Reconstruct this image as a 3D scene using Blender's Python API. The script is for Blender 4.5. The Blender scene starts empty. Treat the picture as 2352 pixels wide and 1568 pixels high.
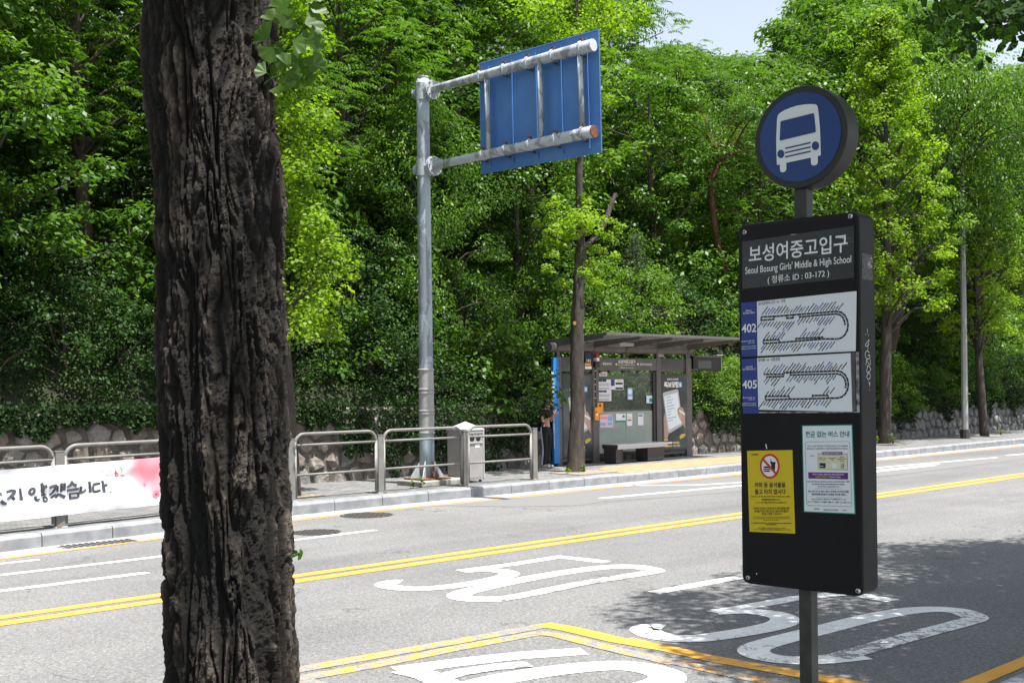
import bpy, bmesh, math, random
import numpy as np
from math import pi, sin, cos, tan, radians, atan2, hypot
from mathutils import Vector, Matrix
rng = np.random.default_rng(7); random.seed(7)
S = bpy.context.scene; COL = S.collection

# ------------------------------------------------------------------ camera, sky, sun, exposure
F_PX = 2613.0; ROLL = radians(0.68); EYE = 1.95
f0 = Vector((0, 1, 0)); rr = Vector((cos(ROLL), 0, -sin(ROLL))); uu = Vector((sin(ROLL), 0, cos(ROLL)))
cd = bpy.data.cameras.new('camera'); cam = bpy.data.objects.new('camera', cd); COL.objects.link(cam)
cam.matrix_world = Matrix(((rr.x, uu.x, -f0.x, 0), (rr.y, uu.y, -f0.y, 0), (rr.z, uu.z, -f0.z, EYE), (0, 0, 0, 1)))
cd.sensor_width = 36; cd.lens = F_PX / 2352 * 36; cd.shift_y = (898 - 784) / 2352; cd.clip_start = .05; cd.clip_end = 3000
S.camera = cam
SUN_EL = radians(72.0); SUN_H = Vector((.755, -.656, 0)).normalized()      # sun stands high, on the near side of the road
SUN = Vector((SUN_H.x * cos(SUN_EL), SUN_H.y * cos(SUN_EL), sin(SUN_EL)))
w = bpy.data.worlds.new('World'); S.world = w; w.use_nodes = True
nt = w.node_tree; bg = nt.nodes['Background']
sk = nt.nodes.new('ShaderNodeTexSky'); sk.sky_type = 'NISHITA'; sk.sun_disc = False
sk.sun_elevation = SUN_EL; sk.sun_rotation = atan2(SUN_H.x, SUN_H.y); sk.air_density = 1.0; sk.dust_density = 2.0; sk.ozone_density = 1.0
hs = nt.nodes.new('ShaderNodeHueSaturation'); hs.inputs['Saturation'].default_value = .52; nt.links.new(sk.outputs[0], hs.inputs['Color'])
nt.links.new(hs.outputs[0], bg.inputs[0]); bg.inputs[1].default_value = .11      # thin summer haze pales the whole sky
ld = bpy.data.lights.new('sun', 'SUN'); ld.energy = 5.0; ld.angle = radians(.53); ld.color = (1, .965, .91)
lo = bpy.data.objects.new('sun', ld); COL.objects.link(lo); lo.rotation_euler = (-SUN).to_track_quat('-Z', 'Y').to_euler(); lo.location = SUN * 60
S.view_settings.view_transform = 'Standard'; S.view_settings.look = 'None'; S.view_settings.gamma = 1
S.view_settings.use_curve_mapping = False; S.view_settings.exposure = 1.2

# ------------------------------------------------------------------ measuring: photo pixels (2352 wide) to places in the street
AX = radians(43.5); CU, SU = cos(AX), sin(AX)
def R(u, n, z=0.0): return Vector((u * CU - n * SU, u * SU + n * CU, z))   # u along the road, n across it
UV = Vector((CU, SU, 0)); NV = Vector((-SU, CU, 0)); ZV = Vector((0, 0, 1)); EYEP = Vector((0, 0, EYE))
def ray(x, y): return f0 * F_PX + rr * (x - 1176) - uu * (y - 898)
def G(p, z=0.0):
    d = ray(*p); return EYEP + d * ((z - EYE) / d.z)
def atN(p, n):
    d = ray(*p); return EYEP + d * (n / d.dot(NV))
def atP(p, o, nv):
    d = ray(*p); return EYEP + d * ((o - EYEP).dot(nv) / d.dot(nv))
def uAt(x, n): return atN((x, 1000), n).dot(UV)
def crop(x0, y0, s): return lambda X, Y: ((x0 + X * s) / 1.7415, (y0 + Y * s) / 1.7415)
BD = crop(2900, 800, .57377); BN = crop(2900, 1600, .5102); CRC = crop(2950, 300, .38274); SH = crop(2100, 1300, .41463)
BA = crop(0, 1600, .57377); RL = crop(1100, 1500, .4677); SG = crop(1600, 100, .44643); RD = crop(1150, 2000, .65902)
RW = crop(2500, 1900, .67857); PB = crop(1600, 1700, .22321); FR = crop(3400, 1200, .51026)

# ------------------------------------------------------------------ object helpers
OFF = {}
def tag(o, label=None, cat=None, group=None, kind=None):
    if label: o['label'] = label
    if cat: o['category'] = cat
    if group: o['group'] = group
    if kind: o['kind'] = kind
    return o
def thing(name, loc, label, cat, group=None):
    o = bpy.data.objects.new(name, None); COL.objects.link(o); o.location = loc; o.empty_display_size = .2
    OFF[o.name] = Vector(loc); return tag(o, label, cat, group)
def mk(name, v, f, mat, parent=None, smooth=False, kind=None, bevel=0, flat=False):
    me = bpy.data.meshes.new(name)
    off = OFF[parent.name] if parent else Vector((0, 0, 0))
    if isinstance(v, np.ndarray): vv = (v - np.array(off)).tolist()
    else: vv = [(a[0] - off.x, a[1] - off.y, a[2] - off.z) for a in v]
    me.from_pydata(vv, [], f)
    for m in (mat if isinstance(mat, (list, tuple)) else [mat]): me.materials.append(m)
    if smooth: me.shade_smooth()
    me.update()
    o = bpy.data.objects.new(name, me); COL.objects.link(o)
    if parent: o.parent = parent
    OFF[o.name] = off
    if kind: o['kind'] = kind
    if bevel:
        b = o.modifiers.new('bevel', 'BEVEL'); b.width = bevel; b.segments = 2; b.limit_method = 'ANGLE'
    return o
class MB:
    def __init__(s): s.v = []; s.f = []
    def add(s, v, f):
        k = len(s.v); s.v += [tuple(a) for a in v]; s.f += [tuple(i + k for i in q) for q in f]; return s
    def obox(s, c, a, b, d):          # centre and three half-axis vectors
        c = Vector(c); V = [c + a * i + b * j + d * k for i in (-1, 1) for j in (-1, 1) for k in (-1, 1)]
        fs = [(0, 1, 3, 2), (4, 6, 7, 5), (0, 4, 5, 1), (2, 3, 7, 6), (0, 2, 6, 4), (1, 5, 7, 3)]
        if a.cross(b).dot(d) < 0: fs = [q[::-1] for q in fs]
        return s.add(V, fs)
    def rbox(s, u0, u1, n0, n1, z0, z1):   # box in road coordinates
        return s.obox(R((u0 + u1) / 2, (n0 + n1) / 2, (z0 + z1) / 2), UV * ((u1 - u0) / 2), NV * ((n1 - n0) / 2), ZV * ((z1 - z0) / 2))
    def tube(s, pts, rad, seg=12, cap=True):
        pts = [Vector(p) for p in pts]; n = len(pts)
        if not hasattr(rad, '__len__'): rad = [rad] * n
        ref = None; rings = []
        for i, p in enumerate(pts):
            t = (pts[min(i + 1, n - 1)] - pts[max(i - 1, 0)]).normalized()
            if ref is None: ref = t.orthogonal().normalized()
            ref = (ref - t * ref.dot(t)); ref = ref.normalized() if ref.length > 1e-6 else t.orthogonal().normalized()
            b = t.cross(ref); rings.append([p + (ref * cos(2 * pi * k / seg) + b * sin(2 * pi * k / seg)) * rad[i] for k in range(seg)])
        fs = [(i * seg + k, i * seg + (k + 1) % seg, (i + 1) * seg + (k + 1) % seg, (i + 1) * seg + k) for i in range(n - 1) for k in range(seg)]
        if cap: fs += [tuple(range(seg))[::-1], tuple((n - 1) * seg + k for k in range(seg))]
        return s.add([p for r in rings for p in r], fs)
    def prism(s, poly, d):             # polygon (world points) swept along d
        n = len(poly); a = [Vector(p) for p in poly]; b = [p + d for p in a]
        nn = sum(((a[i] - a[0]).cross(a[(i + 1) % n] - a[0]) for i in range(1, n - 1)), Vector())
        fl = nn.dot(d) > 0
        fs = [tuple(range(n)), tuple(range(2 * n - 1, n - 1, -1))] + [(i, i + n, (i + 1) % n + n, (i + 1) % n) for i in range(n)]
        if fl: fs = [q[::-1] for q in fs]
        return s.add(a + b, fs)
    def poly(s, pts): return s.add(pts, [tuple(range(len(pts)))])
    def ribbon(s, pts, wd, up):        # flat strip of width wd following pts, normal up
        pts = [Vector(p) for p in pts]; n = len(pts); V = []
        if not hasattr(wd, '__len__'): wd = [wd] * n
        for i, p in enumerate(pts):
            if 0 < i < n - 1:
                t1 = (p - pts[i - 1]).normalized(); t2 = (pts[i + 1] - p).normalized(); t = (t1 + t2).normalized()
                k = min(1.6, 1 / max(.3, t.dot(t2)))
            else: t = (pts[min(i + 1, n - 1)] - pts[max(i - 1, 0)]).normalized(); k = 1
            b = up.cross(t).normalized() * (wd[i] / 2 * k); V += [p - b, p + b]
        return s.add(V, [(2 * i, 2 * i + 2, 2 * i + 3, 2 * i + 1) for i in range(n - 1)])
    def build(s, name, mat, parent=None, **k): return mk(name, s.v, s.f, mat, parent, **k)
def catmull(P, k=6):
    P = [Vector(p) for p in P]; out = []
    for i in range(len(P) - 1):
        a, b, c, d = P[max(i - 1, 0)], P[i], P[i + 1], P[min(i + 2, len(P) - 1)]
        for j in range(k):
            t = j / k; out.append(.5 * ((2 * b) + (c - a) * t + (2 * a - 5 * b + 4 * c - d) * t * t + (-a + 3 * b - 3 * c + d) * t ** 3))
    return out + [P[-1]]
def smooth2(P, k=6): return [(p.x, p.y) for p in catmull([(a[0], a[1], 0) for a in P], k)]

# ------------------------------------------------------------------ materials
class NT:
    def __init__(s, name):
        s.m = bpy.data.materials.new(name); s.m.use_nodes = True; s.t = s.m.node_tree; s.p = s.t.nodes['Principled BSDF']; s.o = s.t.nodes['Material Output']
        s.co = s.t.nodes.new('ShaderNodeTexCoord').outputs['Object']
    def L(s, a, b): s.t.links.new(a, b)
    def N(s, t, **k):
        n = s.t.nodes.new(t)
        for a, b in k.items(): setattr(n, a, b)
        return n
    def scaled(s, v):
        m = s.N('ShaderNodeMapping'); m.inputs['Scale'].default_value = v; s.L(s.co, m.inputs[0]); return m.outputs[0]
    def noise(s, scale, detail=4, rough=.55, co=None, dist=0):
        n = s.N('ShaderNodeTexNoise'); n.inputs['Scale'].default_value = scale; n.inputs['Detail'].default_value = detail
        n.inputs['Roughness'].default_value = rough; n.inputs['Distortion'].default_value = dist; s.L(co or s.co, n.inputs['Vector']); return n.outputs['Fac']
    def ramp(s, fac, stops):
        r = s.N('ShaderNodeValToRGB'); e = r.color_ramp.elements
        while len(e) < len(stops): e.new(.5)
        for i, (p, c) in enumerate(stops):
            e[i].position = p; e[i].color = (c, c, c, 1) if not hasattr(c, '__len__') else (*c, 1)
        s.L(fac, r.inputs[0]); return r.outputs[0]
    def mix(s, fac, a, b, mode='MIX'):
        n = s.N('ShaderNodeMix', data_type='RGBA', blend_type=mode)
        for sock, val in ((n.inputs[0], fac), (n.inputs[6], a), (n.inputs[7], b)):
            if hasattr(val, 'links') or hasattr(val, 'is_linked'): s.L(val, sock)
            elif hasattr(val, '__len__'): sock.default_value = (*val, 1)
            else: sock.default_value = val
        return n.outputs[2]
    def math(s, op, a, b=0):
        n = s.N('ShaderNodeMath', operation=op)
        for sock, val in ((n.inputs[0], a), (n.inputs[1], b)):
            if hasattr(val, 'is_linked'): s.L(val, sock)
            else: sock.default_value = val
        return n.outputs[0]
    def bump(s, h, strength=.3, dist=.01):
        b = s.N('ShaderNodeBump'); b.inputs['Strength'].default_value = strength; b.inputs['Distance'].default_value = dist
        s.L(h, b.inputs['Height']); s.L(b.outputs[0], s.p.inputs['Normal'])
    def col(s, c):
        if hasattr(c, 'is_linked'): s.L(c, s.p.inputs['Base Color'])
        else: s.p.inputs['Base Color'].default_value = (*c, 1)
    def set(s, rough=.6, metal=0, spec=.5):
        s.p.inputs['Roughness'].default_value = rough; s.p.inputs['Metallic'].default_value = metal; s.p.inputs['Specular IOR Level'].default_value = spec
def pm(name, c, c2=None, scale=4, lo=.4, hi=.65, rough=.6, metal=0, spec=.4, bump=0, bscale=40, bdist=.004, detail=5):
    n = NT(name); n.set(rough, metal, spec)
    n.col(n.mix(n.ramp(n.noise(scale, detail), [(lo, 0.), (hi, 1.)]), c, c2) if c2 else c)
    if bump: n.bump(n.noise(bscale, 5), bump, bdist)
    return n.m
M = {}
def M_asphalt():
    n = NT('asphalt'); n.set(.88, 0, .25)
    g1 = n.noise(30, 5, .72); g2 = n.noise(95, 3, .7); lf = n.noise(.35, 5, .6); st = n.noise(1, 4, .6, n.scaled((.25, .25, 1)))
    v = n.N('ShaderNodeTexVoronoi'); v.inputs['Scale'].default_value = 85; n.L(n.co, v.inputs['Vector'])
    c = n.ramp(g1, [(.36, (.055, .056, .058)), (.5, (.152, .152, .153)), (.64, (.30, .30, .30))])
    c = n.mix(.55, c, n.ramp(v.outputs['Color'], [(.15, (.05, .05, .052)), (.55, (.13, .13, .13)), (.9, (.32, .318, .315))]))
    c = n.mix(.35, c, n.ramp(g2, [(.35, (.06, .06, .062)), (.65, (.24, .24, .238))]))
    c = n.mix(.8, c, n.ramp(lf, [(.3, (.80, .80, .81)), (.7, (1.14, 1.14, 1.13))]), 'MULTIPLY')
    c = n.mix(.6, c, n.ramp(st, [(.3, (.88, .88, .9)), (.7, (1.07, 1.07, 1.06))]), 'MULTIPLY')
    v2 = n.N('ShaderNodeTexVoronoi', feature='DISTANCE_TO_EDGE'); v2.inputs['Scale'].default_value = .55
    wv = n.N('ShaderNodeVectorMath', operation='ADD'); nz = n.N('ShaderNodeTexNoise'); nz.inputs['Scale'].default_value = 2.2; nz.inputs['Detail'].default_value = 6
    n.L(n.co, nz.inputs['Vector']); n.L(n.co, wv.inputs[0]); n.L(nz.outputs['Color'], wv.inputs[1]); n.L(wv.outputs[0], v2.inputs['Vector'])
    crk = n.math('MULTIPLY', n.ramp(v2.outputs[0], [(.003, .9), (.008, 0.)]), n.ramp(n.noise(.5, 3), [(.52, 0.), (.60, .75)]))
    trk = n.N('ShaderNodeMapping'); trk.inputs['Rotation'].default_value = (0, 0, -AX); n.L(n.co, trk.inputs[0]); sc_ = n.N('ShaderNodeVectorMath', operation='MULTIPLY'); sc_.inputs[1].default_value = (.05, 1.1, 1); n.L(trk.outputs[0], sc_.inputs[0])
    c = n.mix(.7, c, n.ramp(n.noise(1.0, 4, .6, sc_.outputs[0]), [(.35, (.84, .84, .85)), (.65, (1.1, 1.1, 1.09))]), 'MULTIPLY')      # worn tyre tracks along the lanes
    c = n.mix(n.ramp(n.noise(1.3, 2, .4), [(.72, 0.), (.76, .45)]), c, (.07, .07, .07))
    n.col(n.mix(crk, c, (.04, .04, .04))); n.bump(g1, .5, .006); return n.m
M['asphalt'] = M_asphalt()
def M_paint(name, col, asph, wear, crack=.6):
    n = NT(name); n.set(.7, 0, .3)
    a = n.noise(9, 8, .72); b = n.noise(45, 5, .75); c = n.math('ADD', n.math('MULTIPLY', a, .6), n.math('MULTIPLY', b, .4))
    lf = n.noise(.45, 3); thr = n.math('ADD', c, n.math('MULTIPLY', n.math('SUBTRACT', lf, .5), .35))
    k = n.ramp(thr, [(wear - .012, 1.), (wear + .012, 0.)])
    v2 = n.N('ShaderNodeTexVoronoi', feature='DISTANCE_TO_EDGE'); v2.inputs['Scale'].default_value = 4
    wv = n.N('ShaderNodeVectorMath', operation='ADD'); nz = n.N('ShaderNodeTexNoise'); nz.inputs['Scale'].default_value = 6; nz.inputs['Detail'].default_value = 5
    n.L(n.co, nz.inputs['Vector']); n.L(n.co, wv.inputs[0]); n.L(nz.outputs['Color'], wv.inputs[1]); n.L(wv.outputs[0], v2.inputs['Vector'])
    crk = n.math('MULTIPLY', n.ramp(v2.outputs[0], [(.012, crack), (.03, 0.)]), n.ramp(n.noise(1.1, 2), [(.45, 0.), (.55, 1.)]))
    cc = n.mix(n.ramp(n.noise(2.5, 6), [(.35, 0.), (.7, 1.)]), col, tuple(x * .82 for x in col))
    gr = n.mix(n.ramp(n.noise(38, 5, .7), [(.34, 0.), (.66, 1.)]), (.12, .12, .12), (.27, .27, .265))
    n.col(n.mix(n.math('MAXIMUM', k, crk), cc, gr)); n.bump(b, .4, .004); return n.m
M['white_paint'] = M_paint('white_road_paint', (.74, .74, .73), 0, .405)
M['white_worn'] = M_paint('worn_white_road_paint', (.74, .74, .73), 0, .495)
M['yellow_paint'] = M_paint('yellow_road_paint', (.66, .33, .045), 0, .40)
M['yellow_worn'] = M_paint('worn_yellow_road_paint', (.62, .31, .05), 0, .51)
M['yellow_thin'] = M_paint('faded_yellow_line_paint', (.60, .28, .05), 0, .45)
def M_paving():
    n = NT('grey_block_paving'); n.set(.85, 0, .25)
    m = n.N('ShaderNodeMapping'); m.inputs['Rotation'].default_value = (0, 0, -AX); n.L(n.co, m.inputs[0])
    b = n.N('ShaderNodeTexBrick'); b.inputs['Scale'].default_value = 1; b.inputs['Brick Width'].default_value = .22; b.inputs['Row Height'].default_value = .11
    b.inputs['Mortar Size'].default_value = .006; b.inputs['Color1'].default_value = (.14, .14, .145, 1); b.inputs['Color2'].default_value = (.20, .20, .205, 1); b.inputs['Mortar'].default_value = (.08, .08, .075, 1)
    n.L(m.outputs[0], b.inputs['Vector'])
    c = n.mix(.7, b.outputs[0], n.ramp(n.noise(3, 8, .7), [(.3, (.62, .62, .62)), (.7, (1.25, 1.25, 1.22))]), 'MULTIPLY')
    n.col(n.mix(.5, c, n.ramp(n.noise(30, 5, .7), [(.3, (.55, .55, .55)), (.7, (1.3, 1.3, 1.3))]), 'MULTIPLY')); n.bump(b.outputs['Fac'], -.3, .004); return n.m
M['paving'] = M_paving()
def M_tactile():
    n = NT('orange_block_paving'); n.set(.8, 0, .25)
    m = n.N('ShaderNodeMapping'); m.inputs['Rotation'].default_value = (0, 0, -AX); n.L(n.co, m.inputs[0])
    b = n.N('ShaderNodeTexBrick'); b.inputs['Scale'].default_value = 1; b.inputs['Brick Width'].default_value = .2; b.inputs['Row Height'].default_value = .1
    b.inputs['Mortar Size'].default_value = .005; b.inputs['Color1'].default_value = (.33, .19, .11, 1); b.inputs['Color2'].default_value = (.40, .25, .15, 1); b.inputs['Mortar'].default_value = (.3, .2, .12, 1)
    n.L(m.outputs[0], b.inputs['Vector']); n.col(n.mix(.6, b.outputs[0], n.ramp(n.noise(8, 8, .75), [(.3, (.75, .78, .8)), (.7, (1.2, 1.15, 1.1))]), 'MULTIPLY')); return n.m
M['tactile'] = M_tactile()
M['granite'] = pm('granite_kerb', (.17, .178, .19), (.27, .275, .285), 5, .35, .7, .75, bump=.4, bscale=60)
M['gutter'] = pm('concrete_gutter', (.22, .22, .22), (.32, .318, .315), 2.5, .35, .7, .85, bump=.3, bscale=40)
M['gutter_dark'] = pm('asphalt_patch_dark', (.10, .10, .10), (.19, .19, .19), 60, .35, .65, .9)
def M_stone():
    n = NT('wall_stone'); n.set(.9, 0, .2)
    oi = n.N('ShaderNodeObjectInfo').outputs['Random']
    base = n.ramp(oi, [(0, (.155, .125, .105)), (.35, (.21, .17, .145)), (.7, (.26, .235, .21)), (1, (.19, .19, .185))])
    c = n.mix(.85, base, n.ramp(n.noise(7, 8, .7), [(.3, (.45, .45, .45)), (.55, (1, 1, 1)), (.75, (1.35, 1.33, 1.3))]), 'MULTIPLY')
    n.col(n.mix(n.ramp(n.noise(4, 6, .65), [(.52, 0.), (.68, .6)]), c, (.34, .33, .31))); n.bump(n.noise(14, 7, .7), .9, .03); return n.m
M['stone'] = M_stone()
M['mortar'] = pm('dark_mortar', (.085, .078, .065), (.15, .14, .125), 5, .35, .65, .95, bump=.8, bscale=20, bdist=.02)
M['soil'] = pm('leaf_litter_soil', (.018, .020, .010), (.030, .045, .014), 2.5, .4, .6, .95, bump=1, bscale=9, bdist=.05)
M['ground'] = pm('dark_ground', (.06, .07, .04), (.09, .09, .06), .5, .4, .6, .95)
M['sand'] = pm('tree_pit_sand', (.20, .165, .125), (.27, .23, .18), 12, .4, .65, .95, bump=.5, bscale=50)
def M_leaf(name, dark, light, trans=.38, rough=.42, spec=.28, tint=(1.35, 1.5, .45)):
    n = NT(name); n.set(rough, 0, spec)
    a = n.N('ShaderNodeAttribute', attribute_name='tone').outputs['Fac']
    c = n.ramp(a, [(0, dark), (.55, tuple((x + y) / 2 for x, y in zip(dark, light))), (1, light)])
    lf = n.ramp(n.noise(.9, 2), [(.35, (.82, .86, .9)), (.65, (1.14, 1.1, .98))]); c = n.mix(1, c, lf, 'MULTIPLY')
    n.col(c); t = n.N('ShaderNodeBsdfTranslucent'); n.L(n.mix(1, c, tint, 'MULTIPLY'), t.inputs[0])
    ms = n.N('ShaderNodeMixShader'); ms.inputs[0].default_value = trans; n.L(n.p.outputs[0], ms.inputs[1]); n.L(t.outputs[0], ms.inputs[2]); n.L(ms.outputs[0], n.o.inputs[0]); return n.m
M['leaf_mid'] = M_leaf('mid_green_leaf', (.034, .090, .013), (.115, .215, .026), .40, .42)
M['leaf_dark'] = M_leaf('dark_green_leaf', (.018, .048, .015), (.048, .105, .024), .30, .5, .2)
M['leaf_fresh'] = M_leaf('fresh_green_leaf', (.062, .135, .015), (.145, .255, .028), .45, .48)
M['leaf_ginkgo'] = M_leaf('ginkgo_leaf', (.105, .190, .010), (.21, .32, .020), .48, .55, .3)
M['leaf_ivy'] = M_leaf('ivy_leaf', (.010, .028, .007), (.026, .064, .012), .28, .6, .2)
M['leaf_grey'] = M_leaf('greyish_green_leaf', (.13, .17, .10), (.25, .30, .19), .3)
M['needle'] = M_leaf('pine_needle', (.035, .06, .03), (.08, .115, .06), .15)
def M_bark(name, a, b, sc, strength=1.0, dist=.02, stretch=5.0):
    n = NT(name); n.set(.9, 0, .25); co = n.scaled((1, 1, 1 / stretch))
    h = n.noise(sc, 7, .68, co, .6); h2 = n.noise(sc * 5, 5, .7, co)
    n.col(n.mix(.5, n.ramp(h, [(.36, a), (.5, tuple((x + y) / 2 for x, y in zip(a, b))), (.66, b)]), n.ramp(h2, [(.3, a), (.7, b)])))
    n.bump(n.math('ADD', h, n.math('MULTIPLY', h2, .3)), strength, dist); return n.m
M['bark'] = M_bark('street_tree_bark', (.022, .018, .016), (.10, .085, .072), 16, 1.0, .03)
M['bark_dark'] = M_bark('forest_bark', (.035, .028, .022), (.10, .08, .062), 10)
M['bark_red'] = M_bark('red_pine_bark', (.05, .026, .018), (.16, .068, .038), 8, stretch=3)
def M_nearbark():
    n = NT('deeply_fissured_bark'); n.set(.82, 0, .4)
    a = n.N('ShaderNodeAttribute', attribute_name='ridge').outputs['Fac']
    c = n.ramp(a, [(.12, (.006, .005, .004)), (.36, (.018, .0135, .0105)), (.60, (.048, .037, .029)), (.88, (.145, .116, .094))])
    co = n.scaled((1, 1, .6)); h2 = n.noise(160, 8, .85, co)
    c = n.mix(.75, c, n.ramp(h2, [(.3, (.3, .3, .3)), (.52, (1, 1, 1)), (.72, (1.9, 1.85, 1.8))]), 'MULTIPLY')
    n.col(c); n.bump(n.math('ADD', h2, n.math('MULTIPLY', n.noise(420, 3), .5)), 1.0, .008); return n.m
M['nearbark'] = M_nearbark()
def M_steel(name, a, b, chip, csc=3.0, lo=.5, rough=.55):
    n = NT(name); n.set(rough, 0, .45); co = n.scaled((1, 1, .45))
    c = n.mix(n.ramp(n.noise(csc, 6, .6, co, .8), [(lo, 0.), (lo + .02, 1.)]), a, b)
    c = n.mix(n.ramp(n.noise(csc * 4, 6, .7), [(.68, 0.), (.71, 1.)]), c, chip)
    n.col(n.mix(.4, c, n.ramp(n.noise(20, 5), [(.3, (.8, .8, .8)), (.7, (1.1, 1.1, 1.1))]), 'MULTIPLY')); n.bump(n.noise(csc * 4, 6, .7), .5, .006); return n.m
M['pole_paint'] = M_steel('peeling_pale_blue_paint', (.29, .35, .39), (.18, .205, .24), (.30, .27, .24))
M['arm_paint'] = M_steel('flaking_grey_arm_paint', (.36, .40, .43), (.21, .225, .245), (.20, .15, .12), 5, .52)
M['pole_wrap'] = pm('grey_pole_wrap', (.27, .27, .265), (.33, .33, .32), 30, rough=.8, bump=.6, bscale=90)
M['rust'] = pm('rusty_steel', (.10, .035, .018), (.20, .075, .035), 25, rough=.9, bump=.8, bscale=50)
M['gusset'] = M_steel('rust_eaten_paint', (.34, .40, .42), (.20, .08, .04), (.05, .03, .025), 4, .50, .75)
def M_bluesteel():
    n = NT('faded_blue_sign_back'); n.set(.5, 0, .45)
    c = n.mix(n.ramp(n.noise(1.2, 6, .6), [(.3, 0.), (.7, 1.)]), (.045, .135, .36), (.075, .19, .43))
    n.col(n.mix(n.ramp(n.noise(30, 6, .75, n.scaled((1, 1, .3))), [(.68, 0.), (.74, .45)]), c, (.18, .28, .42))); return n.m
M['bluesteel'] = M_bluesteel()
M['rail'] = pm('grey_brown_rail_paint', (.155, .152, .142), (.19, .186, .175), 8, rough=.5, bump=.2, bscale=60)
M['concrete'] = pm('weathered_concrete', (.20, .19, .165), (.33, .32, .29), 6, rough=.92, bump=.7, bscale=30)
M['bin'] = pm('grey_steel_bin', (.29, .28, .275), (.34, .33, .325), 3, rough=.5, metal=.15, bump=.1)
M['bin_edge'] = pm('pale_bin_trim', (.42, .42, .43), rough=.4)
M['black'] = pm('black_void', (.008, .008, .008), rough=.9)
M['iron'] = pm('cast_iron', (.045, .038, .035), (.11, .10, .095), 40, rough=.6, metal=.3, bump=.6, bscale=45)
M['board'] = pm('black_sign_body', (.007, .007, .0072), (.0105, .010, .010), 5, rough=.5, spec=.18, bump=.06, bscale=250)
M['board_side'] = pm('dark_sign_casing', (.009, .010, .010), (.013, .0135, .013), 6, rough=.55, spec=.2, bump=.08, bscale=200)
M['post'] = pm('dark_steel_post', (.030, .030, .028), (.05, .047, .042), 14, rough=.5, bump=.15, bscale=120)
M['ring'] = pm('dark_grey_ring', (.017, .019, .0185), rough=.5)
M['signblue'] = pm('deep_blue_sign_film', (.005, .034, .16), (.006, .040, .18), 4, rough=.35)
M['signwhite'] = pm('reflective_white_film', (.68, .72, .74), rough=.4)
M['plate'] = pm('scuffed_black_film', (.018, .018, .019), (.03, .03, .032), 3, rough=.3, bump=.25, bscale=14)
M['letter'] = pm('white_lettering', (.72, .74, .73), rough=.5)
M['paper'] = pm('white_sheet', (.66, .70, .74), (.70, .74, .78), 3, rough=.45)
M['mapblue'] = pm('route_blue_print', (.015, .04, .22), rough=.4)
M['ink'] = pm('black_ink', (.012, .012, .014), rough=.6)
M['inkblue'] = pm('blue_ink', (.03, .07, .35), rough=.6)
M['noteyellow'] = pm('yellow_notice_film', (.60, .45, .006), rough=.4)
M['notered'] = pm('red_print', (.55, .02, .02), rough=.4)
M['notegreen'] = pm('green_print', (.01, .22, .16), rough=.5)
M['notepurple'] = pm('purple_print', (.11, .02, .18), rough=.5)
M['notebeige'] = pm('beige_print', (.62, .60, .42), rough=.5)
M['screw'] = pm('steel_screw', (.55, .55, .55), rough=.3, metal=.9)
M['chrome'] = pm('worn_metal_edge', (.42, .42, .42), (.1, .09, .08), 60, rough=.5, metal=.5)
M['shelter'] = pm('brown_grey_shelter_steel', (.085, .082, .080), (.105, .10, .098), 5, rough=.45)
M['shelter_dark'] = pm('dark_shelter_trim', (.03, .03, .032), rough=.45)

M['benchtop'] = pm('brushed_bench_top', (.50, .56, .60), rough=.35, metal=.4)
M['benchleg'] = pm('dark_bench_leg', (.035, .033, .035), rough=.5)
M['cyan'] = pm('bright_blue_panel', (.012, .17, .50), rough=.4)
M['orange'] = pm('orange_plastic', (.70, .30, .03), rough=.5)
M['redlamp'] = pm('red_beacon_plastic', (.55, .01, .01), rough=.25)
M['screen'] = pm('black_display_glass', (.006, .006, .007), rough=.12)
M['navy'] = pm('navy_panel', (.015, .02, .05), rough=.5)
M['adback'] = pm('ad_dark_background', (.035, .045, .048), (.10, .12, .125), 1.2, rough=.2)
M['skin'] = pm('skin', (.42, .26, .19), rough=.55)
M['adskin'] = pm('ad_hand_print', (.36, .25, .20), (.48, .35, .28), 4, rough=.4)
M['adpad'] = pm('ad_tablet_rim_print', (.42, .43, .45), rough=.3)
M['adscreen'] = pm('ad_tablet_page_print', (.66, .75, .80), rough=.3)
M['adyellow'] = pm('ad_yellow_print', (.60, .40, .06), rough=.4)
M['lampgrey'] = pm('lamp_post_paint', (.27, .27, .26), (.33, .33, .315), 2, rough=.5)
M['hair'] = pm('black_hair', (.012, .010, .009), (.02, .016, .014), 60, rough=.4)
M['blackcloth'] = pm('black_cloth', (.010, .010, .011), rough=.85)
M['stripe'] = pm('pale_blue_stripe', (.55, .62, .80), rough=.7)
M['shoe'] = pm('pale_shoe', (.35, .37, .36), rough=.6)
M['pink'] = pm('pink_print', (.80, .25, .38), rough=.7)
M['softpink'] = pm('pale_pink_print', (.72, .52, .55), rough=.5)
M['softblue'] = pm('light_blue_print', (.20, .42, .75), rough=.5)
M['brush'] = pm('dark_brush_ink', (.045, .05, .065), (.07, .08, .10), 20, rough=.8)
M['redbrick'] = pm('red_pavement_patch', (.36, .13, .12), (.42, .18, .16), 10, rough=.9)
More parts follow.
